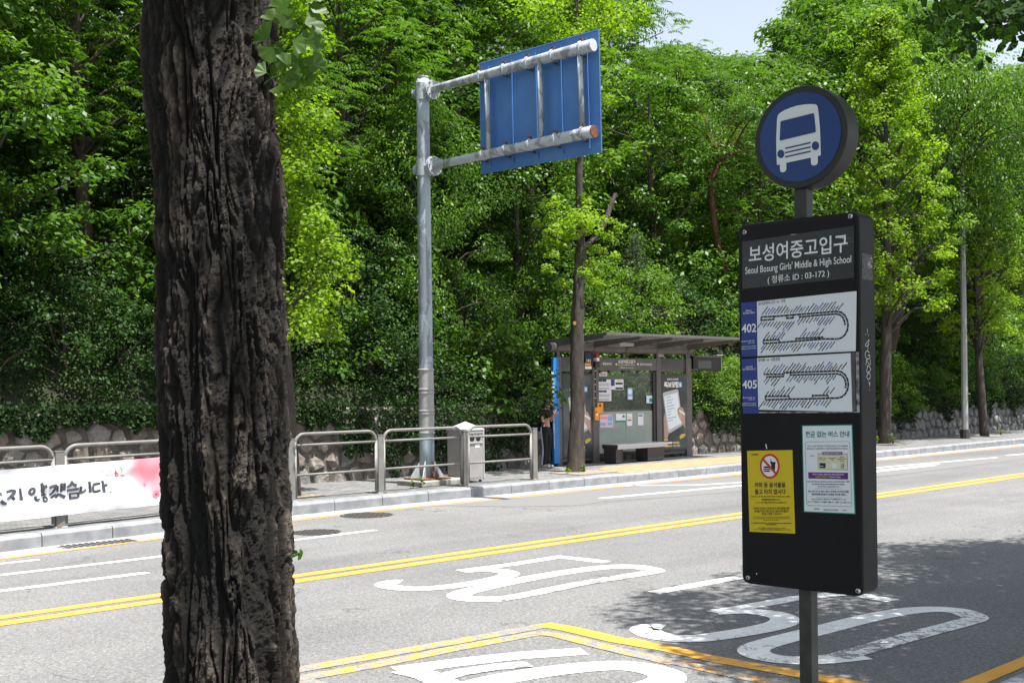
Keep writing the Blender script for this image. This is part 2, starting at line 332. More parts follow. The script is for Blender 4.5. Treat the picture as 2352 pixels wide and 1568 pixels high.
def M_glass(name, tint, haze, hz=(.55, .62, .57)):
    n = NT(name); tr = n.N('ShaderNodeBsdfTransparent'); tr.inputs[0].default_value = (*tint, 1)
    gl = n.N('ShaderNodeBsdfGlossy'); gl.inputs['Roughness'].default_value = .03; df = n.N('ShaderNodeBsdfTranslucent'); df.inputs[0].default_value = (*hz, 1)
    d2 = n.N('ShaderNodeBsdfDiffuse'); d2.inputs[0].default_value = (*hz, 1); md = n.N('ShaderNodeMixShader'); md.inputs[0].default_value = .5; n.L(df.outputs[0], md.inputs[1]); n.L(d2.outputs[0], md.inputs[2])
    lw = n.N('ShaderNodeLayerWeight'); lw.inputs[0].default_value = .5; fr = n.ramp(lw.outputs['Facing'], [(.35, .035), (.75, .12), (1, .8)])
    m1 = n.N('ShaderNodeMixShader'); n.L(tr.outputs[0], m1.inputs[1]); n.L(md.outputs[0], m1.inputs[2])
    n.L(n.ramp(n.noise(1.5, 5), [(.3, max(0., haze - .08)), (.7, min(1., haze + .08))]), m1.inputs[0])
    m2 = n.N('ShaderNodeMixShader'); n.L(fr, m2.inputs[0]); n.L(m1.outputs[0], m2.inputs[1]); n.L(gl.outputs[0], m2.inputs[2]); n.L(m2.outputs[0], n.o.inputs[0]); return n.m
M['roof'] = M_glass('tinted_roof_glass', (.50, .50, .495), .45, (.42, .42, .40))
M['glass'] = M_glass('clear_shelter_glass', (.86, .94, .89), .10)
M['frost'] = M_glass('frosted_shelter_glass', (.8, .88, .84), .78, (.62, .70, .64))

TMP = bpy.data.scenes.new('lettering_bench')        # text is turned into meshes here, apart from the real scene
def text_mesh(s, bold=0.0):
    c = bpy.data.curves.new('t', 'FONT'); c.body = s; c.size = 1; c.fill_mode = 'FRONT'; c.resolution_u = 3; c.offset = bold
    o = bpy.data.objects.new('t', c); TMP.collection.objects.link(o); vl = TMP.view_layers[0]; vl.update()
    me = bpy.data.meshes.new_from_object(o.evaluated_get(vl.depsgraph))
    v = np.empty(len(me.vertices) * 3); me.vertices.foreach_get('co', v); v = v.reshape(-1, 3)
    f = [tuple(p.vertices) for p in me.polygons]
    bpy.data.objects.remove(o); bpy.data.curves.remove(c); bpy.data.meshes.remove(me); return v, f
def text(mb, s, p0, p1, p2, bold=0.0):
    """lettering whose bottom-left, bottom-right and top-left corners are three world points"""
    v, f = text_mesh(s, bold)
    if len(v) == 0: return
    lo, hi = v.min(0), v.max(0); e1 = (Vector(p1) - Vector(p0)) / max(1e-6, hi[0] - lo[0]); e2 = (Vector(p2) - Vector(p0)) / max(1e-6, hi[1] - lo[1])
    mb.add([Vector(p0) + e1 * (a[0] - lo[0]) + e2 * (a[1] - lo[1]) for a in v], f)
# ------------------------------------------------------------------ ground, road, kerb, pavements
KP = [(-60, 13.6), (0, 14.2), (3, 14.5), (5.2, 14.80), (7.6, 15.18), (9.8, 15.62), (12, 15.72), (200, 15.72)]
def kN(u):
    return float(np.interp(u, [a for a, b in KP], [b for a, b in KP]))
US = sorted(set([-60, -30, -10, 0, 2, 3, 4, 5, 6, 7, 8, 9, 10, 11, 12, 14] + list(range(16, 201, 8)) + [160]))
def strip(name, n0, n1, z, mat, kind='structure', us=US, parent=None):
    b = MB()
    for i, u in enumerate(us): b.v += [tuple(R(u, n0(u) if callable(n0) else n0, z)), tuple(R(u, n1(u) if callable(n1) else n1, z))]
    b.f = [(2 * i, 2 * i + 2, 2 * i + 3, 2 * i + 1) for i in range(len(us) - 1)]
    return b.build(name, mat, parent, kind=kind)
SW = .18
gb = MB(); gb.poly([(-900, -900, -.25), (900, -900, -.25), (900, 900, -.25), (-900, 900, -.25)]); gb.build('ground', M['ground'], kind='structure')
strip('road', 2.6, lambda u: kN(u) + .1, 0, M['asphalt'])
strip('gutter', lambda u: kN(u) - .5, lambda u: kN(u) + .02, .004, M['gutter'])
strip('sidewalk', lambda u: kN(u) + .25, 19.2, SW, M['paving'])
strip('near_sidewalk', -12, 2.72, SW - .02, M['paving'])
sd = MB(); sd.rbox(-60, 200, 2.72, 2.95, -.1, SW - .01); sd.build('near_kerb', M['granite'], kind='structure')
ker = mk('kerb', *[(lambda b: (b.v, b.f))(MB().rbox(60, 200, kN(60), kN(60) + .25, -.1, SW + .004))][0], M['granite'], kind='structure')
for k in range(-4, 60):      # one granite stone per metre
    u0, u1 = k * 1.02 + .62, k * 1.02 + 1.63
    a, b = kN(u0), kN(u1); dz = random.uniform(-.004, .004)
    P = [R(u0, a + .02, -.1), R(u1, b + .02, -.1), R(u1, b + .25, -.1), R(u0, a + .25, -.1), R(u0, a + .02, SW - .03 + dz), R(u1, b + .02, SW - .03 + dz), R(u1, b + .05, SW + .004 + dz), R(u0, a + .05, SW + .004 + dz), R(u1, b + .25, SW + .004 + dz), R(u0, a + .25, SW + .004 + dz)]
    mk('kerb_stone', P, [(0, 1, 5, 4), (4, 5, 6, 7), (7, 6, 8, 9), (3, 9, 8, 2), (0, 4, 7, 9, 3), (1, 2, 8, 6, 5)], M['granite'], ker, bevel=.006)
# yellow line along the gutter, white lines and double centre line
def road_line(name, pts, wd, mat, z=.0045):
    b = MB(); b.ribbon([G(p, z) if len(p) == 2 and not isinstance(p, Vector) else p for p in pts], wd, ZV); return b.build(name, mat, kind='structure')
def Rl(n, us, z=.0045): return [R(u, n(u) if callable(n) else n, z) for u in us]
def rl(name, n, us, wd, mat):
    b = MB(); b.ribbon(Rl(n, us), wd, ZV); return b.build(name, mat, kind='structure')
gl = lambda u: kN(u) - .60 if u > 9 else kN(u) - .56
rl('yellow_gutter_line', gl, US, .10, M['yellow_thin'])
UR = list(range(-60, 201, 10))
rl('yellow_centre_line', 10.44, UR, .16, M['yellow_paint']); rl('yellow_centre_line', 10.14, UR, .17, M['yellow_paint'])
rl('white_lane_line', 11.86, [-8, 5.7], .13, M['white_paint'])
rl('white_lane_line', lambda u: 12.92 + max(0, u - 6) * .04, [-10, 0, 6, 8, 9.7], .12, M['white_paint'])
rl('white_lane_line', 13.80, [1, 5.25], .11, M['white_paint'])
road_line('white_lane_line', [SGp for SGp in [(1380, 1143.5), (1540, 1129), (1690, 1115.5)]] + [G((2010, 1082.5), .0045), G((2145, 1068), .0045)], .15, M['white_paint'])
road_line('white_lane_line', [(1395, 1117), (1450, 1114), (1600, 1113), (1690, 1108), (2010, 1074), (2100, 1066), (2290, 1050)], .11, M['white_paint'])
road_line('white_lane_line', [FR(218, 1333), FR(690, 1283)], .13, M['white_paint'], .0055)
road_line('white_lane_line', [FR(1230, 1215), FR(1500, 1193)], .13, M['white_paint'], .0055)
road_line('white_dashed_lane_line', [(1500, 1360), (1700, 1324), (1830, 1300)], .17, M['white_paint'])
def stroke(name, C, pts, wd, mat, k=6, z=.0045, sharp=False):
    P = [G(C(*p), z) for p in pts]; b = MB(); b.ribbon(P if sharp else catmull(P, k), wd, ZV); return b.build(name, mat, kind='structure')
dg = lambda C, z: None
stroke('painted_speed_limit_digit', RD, [(1935, 374), (1790, 357), (1650, 342), (1360, 388), (1045, 428)], .17, M['white_paint'], sharp=True)
stroke('painted_speed_limit_digit', RD, [(1060, 429), (1200, 421), (1310, 430), (1345, 450), (1230, 483), (1000, 520), (780, 536), (640, 526), (590, 509), (640, 494), (690, 493)], .22, M['white_paint'], z=.0055)
stroke('painted_speed_limit_digit', RD, [(1300, 597), (1120, 597), (1040, 578), (1110, 547), (1400, 485), (1700, 433), (1950, 403), (2110, 402), (2200, 416)], .24, M['white_paint'])
stroke('painted_speed_limit_digit', RD, [(2180, 410), (2235, 428), (2080, 455), (1800, 500), (1500, 560), (1290, 598)], .20, M['white_worn'], z=.0055)
stroke('painted_speed_limit_digit', RW, [(1580, 738), (1450, 716), (1330, 690), (1010, 722), (525, 808)], .19, M['white_paint'], sharp=True)
stroke('painted_speed_limit_digit', RW, [(530, 803), (720, 798), (880, 818), (945, 850), (870, 888), (620, 935), (380, 961), (200, 945), (120, 912), (150, 893), (225, 896)], .25, M['white_paint'], z=.0055)
stroke('painted_speed_limit_digit', RW, [(1400, 1060), (1150, 1085), (950, 1085), (800, 1060), (760, 1025), (850, 985), (1150, 910), (1500, 825), (1750, 790), (1950, 795), (2060, 830)], .24, M['white_paint'])
stroke('painted_speed_limit_digit', RW, [(1980, 800), (2070, 835), (1980, 870), (1750, 930), (1500, 1000), (1250, 1070)], .20, M['white_worn'], z=.0055)
stroke('painted_bay_digit', RD, [(1800, 913), (1400, 940), (1000, 985), (660, 1030)], .22, M['white_paint'], sharp=True)
stroke('painted_bay_digit', RD, [(700, 1024), (850, 1060), (960, 1110), (930, 1150)], .22, M['white_worn'], z=.0055, sharp=True)
stroke('painted_bay_digit', RD, [(1470, 990), (1250, 1010), (1060, 1040), (870, 1085)], .17, M['white_worn'], z=.0065, sharp=True)
stroke('painted_bay_digit', RD, [(1100, 1230), (1000, 1175), (1180, 1110), (1450, 1055), (1750, 1015), (2000, 1000), (2180, 1018), (2300, 1060), (2250, 1110), (1900, 1200)], .26, M['white_paint'])
stroke('yellow_bay_line', RD, [(40, 1030), (600, 930), (1150, 832), (1590, 752)], .16, M['yellow_worn'], sharp=True)
stroke('yellow_bay_line', RD, [(1545, 750), (1700, 775), (2000, 845), (2352, 905)], .18, M['yellow_paint'], sharp=True, z=.0055)
stroke('yellow_bay_line', RW, [(0, 965), (500, 1075), (1020, 1168), (1400, 1235), (1700, 1290)], .17, M['yellow_paint'], sharp=True)
stroke('yellow_bay_line', RD, [(40, 1085), (500, 1003), (1000, 900), (1540, 800)], .15, M['yellow_worn'], sharp=True)
stroke('yellow_bay_line', RD, [(1500, 798), (1640, 815), (2000, 905), (2352, 985)], .15, M['yellow_worn'], sharp=True, z=.0055)
stroke('yellow_bay_line', RW, [(0, 1040), (330, 1105), (700, 1185), (1000, 1240)], .14, M['yellow_worn'], sharp=True)
stroke('yellow_bay_line', RD, [(40, 1085), (300, 1160), (500, 1230)], .2, M['yellow_worn'], sharp=True, z=.0065)
rl('yellow_near_gutter_line', 3.35, [2, 30], .13, M['yellow_paint'])
rl('asphalt_joint', 3.08, [2, 40], .04, M['gutter_dark'])
# darker resurfaced strip by the shelter kerb
pb = MB(); pts = [(870, 1150), (1000, 1160), (1180, 1163), (1330, 1160), (1390, 1150), (1560, 1140), (1690, 1128), (2100, 1085), (2352, 1053), (2352, 1040), (1690, 1095), (1250, 1135), (1040, 1152)]
pb.poly([G(p, .0035) for p in pts]); pb.build('asphalt_patch', pm('resurfaced_asphalt', (.125, .125, .126), (.17, .17, .17), 50, .35, .65, .85, bump=.3, bscale=60), kind='structure')
tb = MB(); tb.poly([G((1373, 1077), SW + .004), R(19.6, 17.6, SW + .004), R(26.5, 17.55, SW + .004), R(26.5, 16.0, SW + .004), R(20.2, 16.0, SW + .004), G((1430, 1086), SW + .004)]); tb.build('tactile_paving', M['tactile'], kind='structure')
tb = MB(); tb.poly([R(10.0, 17.9, SW + .004), R(10.0, 18.3, SW + .004), R(11.9, 18.35, SW + .004), R(11.6, 17.95, SW + .004)]); tb.build('red_paving_patch', M['redbrick'], kind='structure')
# manhole covers and the kerb drain
def manhole(px, r, label):
    c = G(px, .006); t = thing('manhole_cover', c, label, 'manhole cover')
    rim = MB(); cv = MB(); n = 28
    for k in range(n):
        a, b = 2 * pi * k / n, 2 * pi * (k + 1) / n; e = lambda t_, q, z: c + Vector((cos(t_) * q, sin(t_) * q, z))
        rim.add([e(a, r * .9, .004), e(b, r * .9, .004), e(b, r, .002), e(a, r, .002)], [(3, 2, 1, 0)])
    cv.poly([c + Vector((cos(2 * pi * k / n) * r * .88, sin(2 * pi * k / n) * r * .88, .0)) for k in range(n)])
    for i in range(-4, 5):
        for j in range(-4, 5):
            if hypot(i, j) < 4.4: cv.obox(c + Vector((i * r * .19, j * r * .19, .004)), Vector((r * .06, 0, 0)), Vector((0, r * .06, 0)), Vector((0, 0, .004)))
    cv.build('cover', M['iron'], t); rim.build('rim', M['iron'], t)
manhole((727, 1221), .34, 'round iron manhole cover at the end of a white line behind the big trunk')
manhole((842, 1182), .42, 'dark iron manhole cover by the yellow gutter line below the railing')
c = R(6.35, kN(6.35) - .35, 0); t = thing('drain_grate', c, 'narrow slotted drain grate in the gutter below the banner', 'drain grate')
b = MB(); b.obox(c + ZV * .006, UV * .5, NV * .15, ZV * .004); b.build('frame', M['gutter_dark'], t)
for k in range(12): b = MB(); b.obox(c + UV * (-.44 + k * .08) + ZV * .014, UV * .018, NV * .14, ZV * .006); b.build('bar', M['iron'], t)

# ------------------------------------------------------------------ retaining wall of set stones
wall = mk('retaining_wall', *(lambda b: (b.v, b.f))(MB().rbox(-12, 90, 19.02, 19.4, -.1, 1.66)), M['mortar'])
tag(wall, 'low retaining wall of rough brown stones set in dark mortar behind the pavement', 'wall')
def clip(poly, p, q):           # keep the side of poly nearer to p than q
    mx, my = (p[0] + q[0]) / 2, (p[1] + q[1]) / 2; dx, dy = q[0] - p[0], q[1] - p[1]; out = []
    for i in range(len(poly)):
        a, b = poly[i], poly[(i + 1) % len(poly)]
        da = (a[0] - mx) * dx + (a[1] - my) * dy; db = (b[0] - mx) * dx + (b[1] - my) * dy
        if da <= 0: out.append(a)
        if (da < 0) != (db < 0) and da != db: s_ = da / (da - db); out.append((a[0] + (b[0] - a[0]) * s_, a[1] + (b[1] - a[1]) * s_))
    return out
pts = []; sp = .40
for i in range(int(100 / sp)):
    for j in range(5):
        pts.append((-10 + i * sp + (sp / 2 if j % 2 else 0) + random.uniform(-.11, .11), .08 + j * .34 + random.uniform(-.08, .08)))
rest = MB(); cnt = 0
for i, p in enumerate(sorted(pts, key=lambda q: abs(q[0] - 14))):
    near = [q for q in pts if q != p and abs(q[0] - p[0]) < 1 and abs(q[1] - p[1]) < 1]
    poly = [(p[0] - .5, -.1), (p[0] + .5, -.1), (p[0] + .5, 1.50), (p[0] - .5, 1.50)]
    for q in near: poly = clip(poly, p, q)
    if len(poly) < 3: continue
    cx = sum(a[0] for a in poly) / len(poly); cy = sum(a[1] for a in poly) / len(poly); g = random.uniform(.70, .9)
    o1 = [(cx + (a - cx) * g + random.uniform(-.028, .028), cy + (b - cy) * g + random.uniform(-.028, .028)) for a, b in poly]
    o2 = [(cx + (a - cx) * .72, cy + (b - cy) * .72) for a, b in o1]
    pr = random.uniform(.03, .09); n = len(o1)
    V = [R(a, 19.03, z + SW) for a, z in o1] + [R(a, 19.02 - pr * .6, z + SW) for a, z in [(cx + (a - cx) * .94, cy + (b - cy) * .94) for a, b in o1]] + [R(a, 19.02 - pr + random.uniform(-.025, .025), z + SW) for a, z in o2] + [R(cx, 19.02 - pr - random.uniform(-.01, .03), cy + SW)]
    Fs = [(i_, (i_ + 1) % n, n + (i_ + 1) % n, n + i_) for i_ in range(n)] + [(n + i_, n + (i_ + 1) % n, 2 * n + (i_ + 1) % n, 2 * n + i_) for i_ in range(n)] + [(2 * n + i_, 2 * n + (i_ + 1) % n, 3 * n) for i_ in range(n)]
    if cnt < 300 and 5 < p[0] < 55: mk('stone', V, Fs, M['stone'], wall); cnt += 1
    else: rest.add(V, Fs)
rest.build('far_stones', M['stone'], wall, kind='stuff')

# ------------------------------------------------------------------ wooded slope
def vnoise(x, y, seed=0):
    xi, yi = np.floor(x).astype(np.int64), np.floor(y).astype(np.int64); xf, yf = x - xi, y - yi
    h = lambda a, b: ((np.sin(a * 127.1 + b * 311.7 + seed * 74.7) * 43758.5453) % 1.0)
    s = lambda t: t * t * (3 - 2 * t)
    return (h(xi, yi) * (1 - s(xf)) + h(xi + 1, yi) * s(xf)) * (1 - s(yf)) + (h(xi, yi + 1) * (1 - s(xf)) + h(xi + 1, yi + 1) * s(xf)) * s(yf)
def hz(u, n):
    u = np.asarray(u, float); n = np.asarray(n, float); d = n - 19.3
    base = 1.62 + np.where(d < 2.0, d * 1.0, 2.3 + (d - 2.0) * .42)
    return base + (vnoise(u * .25, n * .3, 3) - .5) * np.clip(d * .4, 0, 1.8)
ug, ng = np.arange(-30, 190, 1.5), np.concatenate([np.arange(19.3, 24, .45), np.arange(24, 90, 2.0)])
V = []; Fh = []
for i, u in enumerate(ug):
    z = hz(u + 0 * ng, ng)
    for j, n in enumerate(ng): V.append(tuple(R(u, n, float(z[j]))))
W_ = len(ng); Fh = [(i * W_ + j, (i + 1) * W_ + j, (i + 1) * W_ + j + 1, i * W_ + j + 1) for i in range(len(ug) - 1) for j in range(W_ - 1)]
mk('hillside', V, Fh, M['soil'], kind='structure', smooth=True)

def leaves(C, Nn, D, L, Wd, tone):
    """numpy leaf mesh data: centres, normals, directions, length, width, tone -> verts, faces, tone per vertex"""
    D = D - Nn * np.sum(D * Nn, 1, keepdims=True); D /= np.linalg.norm(D, axis=1, keepdims=True) + 1e-9
    Sd = np.cross(Nn, D); L = L[:, None]; Wd = Wd[:, None]
    a = C - D * L * .5; b = C + Sd * Wd * .5 - Nn * Wd * .12 + D * L * -.05; c = C + D * L * .5 - Nn * L * .10; d = C - Sd * Wd * .5 - Nn * Wd * .12 + D * L * -.05
    n = len(C); v = np.stack([a, b, c, d], 1).reshape(-1, 3)
    return v, np.repeat(tone, 4)
def leafmesh(name, v, tone, mat):
    n = len(v) // 4; me = bpy.data.meshes.new(name); me.vertices.add(n * 4); me.vertices.foreach_set('co', v.astype(np.float32).ravel())
    base = np.arange(n)[:, None] * 4; idx = np.concatenate([base + np.array([[0, 1, 2]]), base + np.array([[0, 2, 3]])], 1).reshape(-1)
    me.loops.add(n * 6); me.loops.foreach_set('vertex_index', idx.astype(np.int32)); me.polygons.add(n * 2); me.polygons.foreach_set('loop_start', np.arange(n * 2, dtype=np.int32) * 3)
    me.polygons.foreach_set('loop_total', np.full(n * 2, 3, np.int32)); at = me.attributes.new('tone', 'FLOAT', 'POINT'); at.data.foreach_set('value', tone.astype(np.float32))
    me.materials.append(mat); me.update(calc_edges=True); return me
def unit(a): return a / (np.linalg.norm(a, axis=-1, keepdims=True) + 1e-9)
def clump_leaves(tips, dirs, rad, per, L, Wd, r, droop=.5, up=.9, flat=.55, shell=True):
    """leaves gathered round branch tips; tips (k,3), dirs outward"""
    k = len(tips); T = np.repeat(tips, per, 0); Dd = np.repeat(dirs, per, 0); n = len(T); rd = np.repeat(rad, per)[:, None]
    o = unit(r.normal(size=(n, 3))) * (r.random((n, 1)) ** (.45 if shell else .8)); o[:, 2] *= flat
    o[:, 2] += np.where(o[:, 2] < -.3, .25, 0)
    C = T + o * rd; C[:, 2] -= (np.linalg.norm(o[:, :2], axis=1) ** 2) * rd[:, 0] * .35 * droop
    Nn = unit(o * .6 + np.array([0, 0, up]) + r.normal(size=(n, 3)) * .45)
    D = unit(Dd * .5 + o * .7 + r.normal(size=(n, 3)) * .5 + np.array([0, 0, -droop]))
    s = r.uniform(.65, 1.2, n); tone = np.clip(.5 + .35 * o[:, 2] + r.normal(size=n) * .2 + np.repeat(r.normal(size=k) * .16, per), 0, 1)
    return leaves(C, Nn, D, L * s, Wd * s, tone)
def pinnate(tips, dirs, per, fl, r, L=.11, Wd=.04):
    """arching compound leaves: a row of leaflets along each drooping rachis"""
    k = len(tips); P = []; 
    T = np.repeat(tips, per, 0); n = len(T); a = r.uniform(0, 2 * pi, n); hd = unit(np.stack([np.cos(a), np.sin(a), np.zeros(n)], 1) + np.repeat(dirs, per, 0) * .9)
    T = T + r.normal(size=(n, 3)) * np.array([.32, .32, .22]); ln = r.uniform(.35, .62, n); C = []; D = []; Nn = []
    sd = unit(np.cross(hd, np.array([0, 0, 1.]))); m = fl
    for j in range(m):
        t = (j // 2 + .5) / (m / 2); side = 1 if j % 2 else -1
        p = T + hd * (ln * t)[:, None] + np.array([0, 0, 1]) * (ln * (.25 * t - .55 * t * t))[:, None]
        dd = unit(sd * side + hd * .45 + np.array([0, 0, -.45])); C.append(p + dd * L * .5); D.append(dd); Nn.append(unit(np.array([0, 0, 1.]) + sd * side * .5 + r.normal(size=(n, 3)) * .2))
    C = np.concatenate(C); D = np.concatenate(D); Nn = np.concatenate(Nn); n2 = len(C); s = r.uniform(.8, 1.15, n2)
    return leaves(C, Nn, D, L * s, Wd * s, np.clip(.55 + r.normal(size=n2) * .2, 0, 1))
def branch_to(mb, p0, p1, r0, r1, r, seg=5, sag=.1, k=4):
    p0, p1 = Vector(p0), Vector(p1); m = [p0.lerp(p1, t) + Vector(r.normal(size=3)) * (p1 - p0).length * .05 + ZV * sag * sin(pi * t) * (p1 - p0).length for t in (.3, .65)]
    mb.tube([p0] + m + [p1], [r0, r0 * .75 + r1 * .25, r0 * .4 + r1 * .6, r1], seg, cap=False)
def tree_kit(name, seed, H, R0, zlo, prof, tips, per, leaf, mats, trunk_r, lean=0, style='broad', clump=(.45, .75), limbs=True, seg=10, scatter=.3, up=.9, droop=.5, flat=.55):
    """one kind of tree at the origin: trunk, limbs and crown meshes"""
    r = np.random.default_rng(seed); tr = MB(); npts = 9
    path = [Vector((lean * (t ** 1.3) + .10 * sin(3 * t + seed) * H * .12, .08 * sin(4 * t + seed * 2) * H * .12, H * .93 * t)) for t in np.linspace(0, 1, npts)]
    tr.tube([path[0] - ZV * .3] + path, [trunk_r * 1.35] + [trunk_r * (1.12 - .98 * t ** 1.1) for t in np.linspace(0, 1, npts)], seg)
    T = []; Dd = []; lb = MB(); ga = r.uniform(0, 6)
    for i in range(tips):
        t = (i + r.random()) / tips; z = zlo + (H - zlo) * t; rad = R0 * prof(t) * (r.random() ** .45 if r.random() < .8 else r.random()); ga += 2.4 + r.normal() * .4
        q = path[min(npts - 1, int(z / H * npts))]; p = np.array([q.x + cos(ga) * rad, q.y + sin(ga) * rad, z]); T.append(p); Dd.append(unit(np.array([cos(ga), sin(ga), .15])))
        if limbs and (i % 3 == 0):
            zb = max(zlo * .8, z - rad * .75); q2 = path[min(npts - 1, int(zb / H * npts))]; branch_to(lb, (q2.x, q2.y, zb), p, max(.02, trunk_r * .35 * (1 - t * .6)), .012, r)
    T = np.array(T); Dd = np.array(Dd)
    if style == 'pinnate': v, tn = pinnate(T, Dd, per, 14, r, *leaf)
    else: v, tn = clump_leaves(T, Dd, r.uniform(*clump, len(T)), per, leaf[0], leaf[1], r, droop, up, flat)
    return dict(trunk=(tr, mats[0]), limbs=(lb, mats[0]), crown=(v, tn, mats[1]))
KIT = {}
def make_kit(key, **k):
    d = tree_kit(key, **k); me = leafmesh('crown', d['crown'][0], d['crown'][1], d['crown'][2]); out = {'crown': me}
    for p in ('trunk', 'limbs'):
        b, m = d[p]
        if not b.v: continue
        m2 = bpy.data.meshes.new(p); m2.from_pydata(b.v, [], b.f); m2.materials.append(m); m2.shade_smooth(); out[p] = m2
    KIT[key] = out
def place(key, loc, rz, sc, label, cat='tree', name='tree', group=None, szf=1.0):
    t = thing(name, loc, label, cat, group); t.rotation_euler = (0, 0, rz); t.scale = (sc, sc, sc * szf)
    for p, me in KIT[key].items():
        o = bpy.data.objects.new(p, me); COL.objects.link(o); o.parent = t
        if p == 'crown': o['kind'] = 'stuff'
    return t
dome = lambda t: (1 - (2 * t - 1) ** 2) ** .5 * .9 + .15
wide = lambda t: (1 - (t - .35) ** 2 * 1.6) * (1 if t < .85 else .7)
cone = lambda t: (1 - t) ** .75 * (.55 + .45 * min(1, t * 5)) + .06
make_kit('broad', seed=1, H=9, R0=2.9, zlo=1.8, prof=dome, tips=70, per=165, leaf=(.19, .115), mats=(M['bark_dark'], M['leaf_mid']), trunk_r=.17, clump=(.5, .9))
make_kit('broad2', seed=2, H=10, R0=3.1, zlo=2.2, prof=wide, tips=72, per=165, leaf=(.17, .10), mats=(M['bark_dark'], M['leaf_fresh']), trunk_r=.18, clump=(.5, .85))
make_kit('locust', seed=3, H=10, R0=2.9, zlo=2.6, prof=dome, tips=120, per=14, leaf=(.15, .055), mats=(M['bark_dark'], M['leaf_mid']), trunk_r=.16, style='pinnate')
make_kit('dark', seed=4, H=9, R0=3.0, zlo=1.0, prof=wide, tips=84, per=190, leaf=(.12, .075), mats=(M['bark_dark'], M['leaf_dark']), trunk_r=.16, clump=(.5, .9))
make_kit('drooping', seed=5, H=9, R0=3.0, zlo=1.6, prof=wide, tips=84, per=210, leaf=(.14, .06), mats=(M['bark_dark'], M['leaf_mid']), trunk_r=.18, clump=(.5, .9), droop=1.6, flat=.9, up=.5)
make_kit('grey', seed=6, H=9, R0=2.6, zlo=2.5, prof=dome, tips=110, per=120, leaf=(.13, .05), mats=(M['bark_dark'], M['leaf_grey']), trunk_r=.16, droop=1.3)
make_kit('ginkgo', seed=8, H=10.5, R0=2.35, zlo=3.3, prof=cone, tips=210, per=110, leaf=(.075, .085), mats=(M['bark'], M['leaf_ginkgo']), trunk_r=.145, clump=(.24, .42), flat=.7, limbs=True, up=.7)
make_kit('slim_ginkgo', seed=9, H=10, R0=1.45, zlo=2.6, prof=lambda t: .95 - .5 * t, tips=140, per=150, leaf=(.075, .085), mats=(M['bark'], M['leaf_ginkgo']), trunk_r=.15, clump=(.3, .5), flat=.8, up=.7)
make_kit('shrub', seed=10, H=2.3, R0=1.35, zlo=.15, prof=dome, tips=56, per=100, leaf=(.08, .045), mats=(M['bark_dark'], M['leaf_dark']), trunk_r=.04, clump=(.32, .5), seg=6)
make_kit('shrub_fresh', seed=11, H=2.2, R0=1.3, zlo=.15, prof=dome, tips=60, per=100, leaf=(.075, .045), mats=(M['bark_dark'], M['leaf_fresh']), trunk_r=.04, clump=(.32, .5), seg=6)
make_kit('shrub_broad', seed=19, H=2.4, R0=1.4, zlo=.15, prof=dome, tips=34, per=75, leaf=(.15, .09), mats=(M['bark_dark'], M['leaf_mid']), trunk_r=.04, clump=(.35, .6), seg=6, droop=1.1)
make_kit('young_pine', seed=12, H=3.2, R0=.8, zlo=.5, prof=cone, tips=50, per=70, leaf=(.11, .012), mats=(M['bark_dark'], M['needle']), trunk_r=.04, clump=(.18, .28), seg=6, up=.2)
fr_ = random.Random(21)
def hpos(u, n): return R(u, n, float(hz(u, n)) - .1)
LM = [(-60, 'out past the left edge'), (140, 'above the left end of the banner'), (360, 'above the red blossom of the banner'), (640, 'mostly behind the big trunk'), (790, 'just right of the big trunk'), (940, 'left of the sign pole'), (1020, 'right behind the sign pole'), (1100, 'above the litter bin'), (1230, 'behind the left part of the blue sign'), (1330, 'behind the right part of the blue sign'),
      (1430, 'above the left half of the shelter'), (1540, 'above the right half of the shelter'), (1600, 'above the arrival display'), (1700, 'between shelter and bus sign'), (1850, 'behind the left half of the bus sign'), (2010, 'behind the right edge of the bus sign'), (2070, 'behind the bright ginkgo'), (2190, 'between bright ginkgo and lamp post'), (2240, 'right behind the lamp post'), (2352, 'at the right edge of the view'), (1e9, 'out past the right edge')]
def landmark(p):
    v = Vector(p) - EYEP; x = 1176 + F_PX * v.dot(rr) / max(.5, v.y)
    return next(t for m, t in LM if x < m)
USED = {}
def uniq(base, p):
    s = base + ', ' + landmark(p); k = USED.get(s, 0); USED[s] = k + 1
    return s if k == 0 else base + ', ' + ['second', 'third', 'fourth', 'fifth', 'sixth', 'seventh', 'eighth', 'ninth', 'tenth', 'eleventh', 'twelfth'][min(10, k - 1)] + ' ' + landmark(p)
fl = {'broad': 'mid green broadleaf tree', 'broad2': 'light green broadleaf tree', 'locust': 'feathery-leaved tree',
      'dark': 'dark green bushy tree', 'drooping': 'dark tree with drooping sprays', 'weeping': 'dark weeping tree'}
KH = {'broad': 9, 'broad2': 10, 'locust': 10, 'dark': 9, 'drooping': 9}
def skyline(p, k, s0, s1):
    v = p - EYEP; x = 1176 + F_PX * v.x / max(.5, v.y); t = float(np.interp(x, [1380, 1450, 1800, 1850, 2100, 2180], [.42, .30, .29, .37, .35, .28]))
    top = (t * v.y - v.z) / KH[k]; return min(fr_.uniform(s0, s1), top * fr_.uniform(.93, 1.0)) if x > 1400 and top < s1 else (min(1.9, top * fr_.uniform(.9, 1.0)) if v.y > 30 and top > s0 else fr_.uniform(s0, s1))
def forest(n, u0, u1, du, kinds, s0, s1, grp):
    u = u0
    while u < u1:
        k = fr_.choice(kinds); q_ = hpos(u + fr_.uniform(-.8, .8), n + fr_.uniform(-1.2, 1.2)); place(k, q_, fr_.uniform(0, 6.28), skyline(q_, k, s0, s1), uniq(fl[k] + ', ' + grp + ' row', q_), group='trees of the %s row, %s' % (grp, k.replace('2', ' light')), szf=1.0); u += du * fr_.uniform(.85, 1.15)
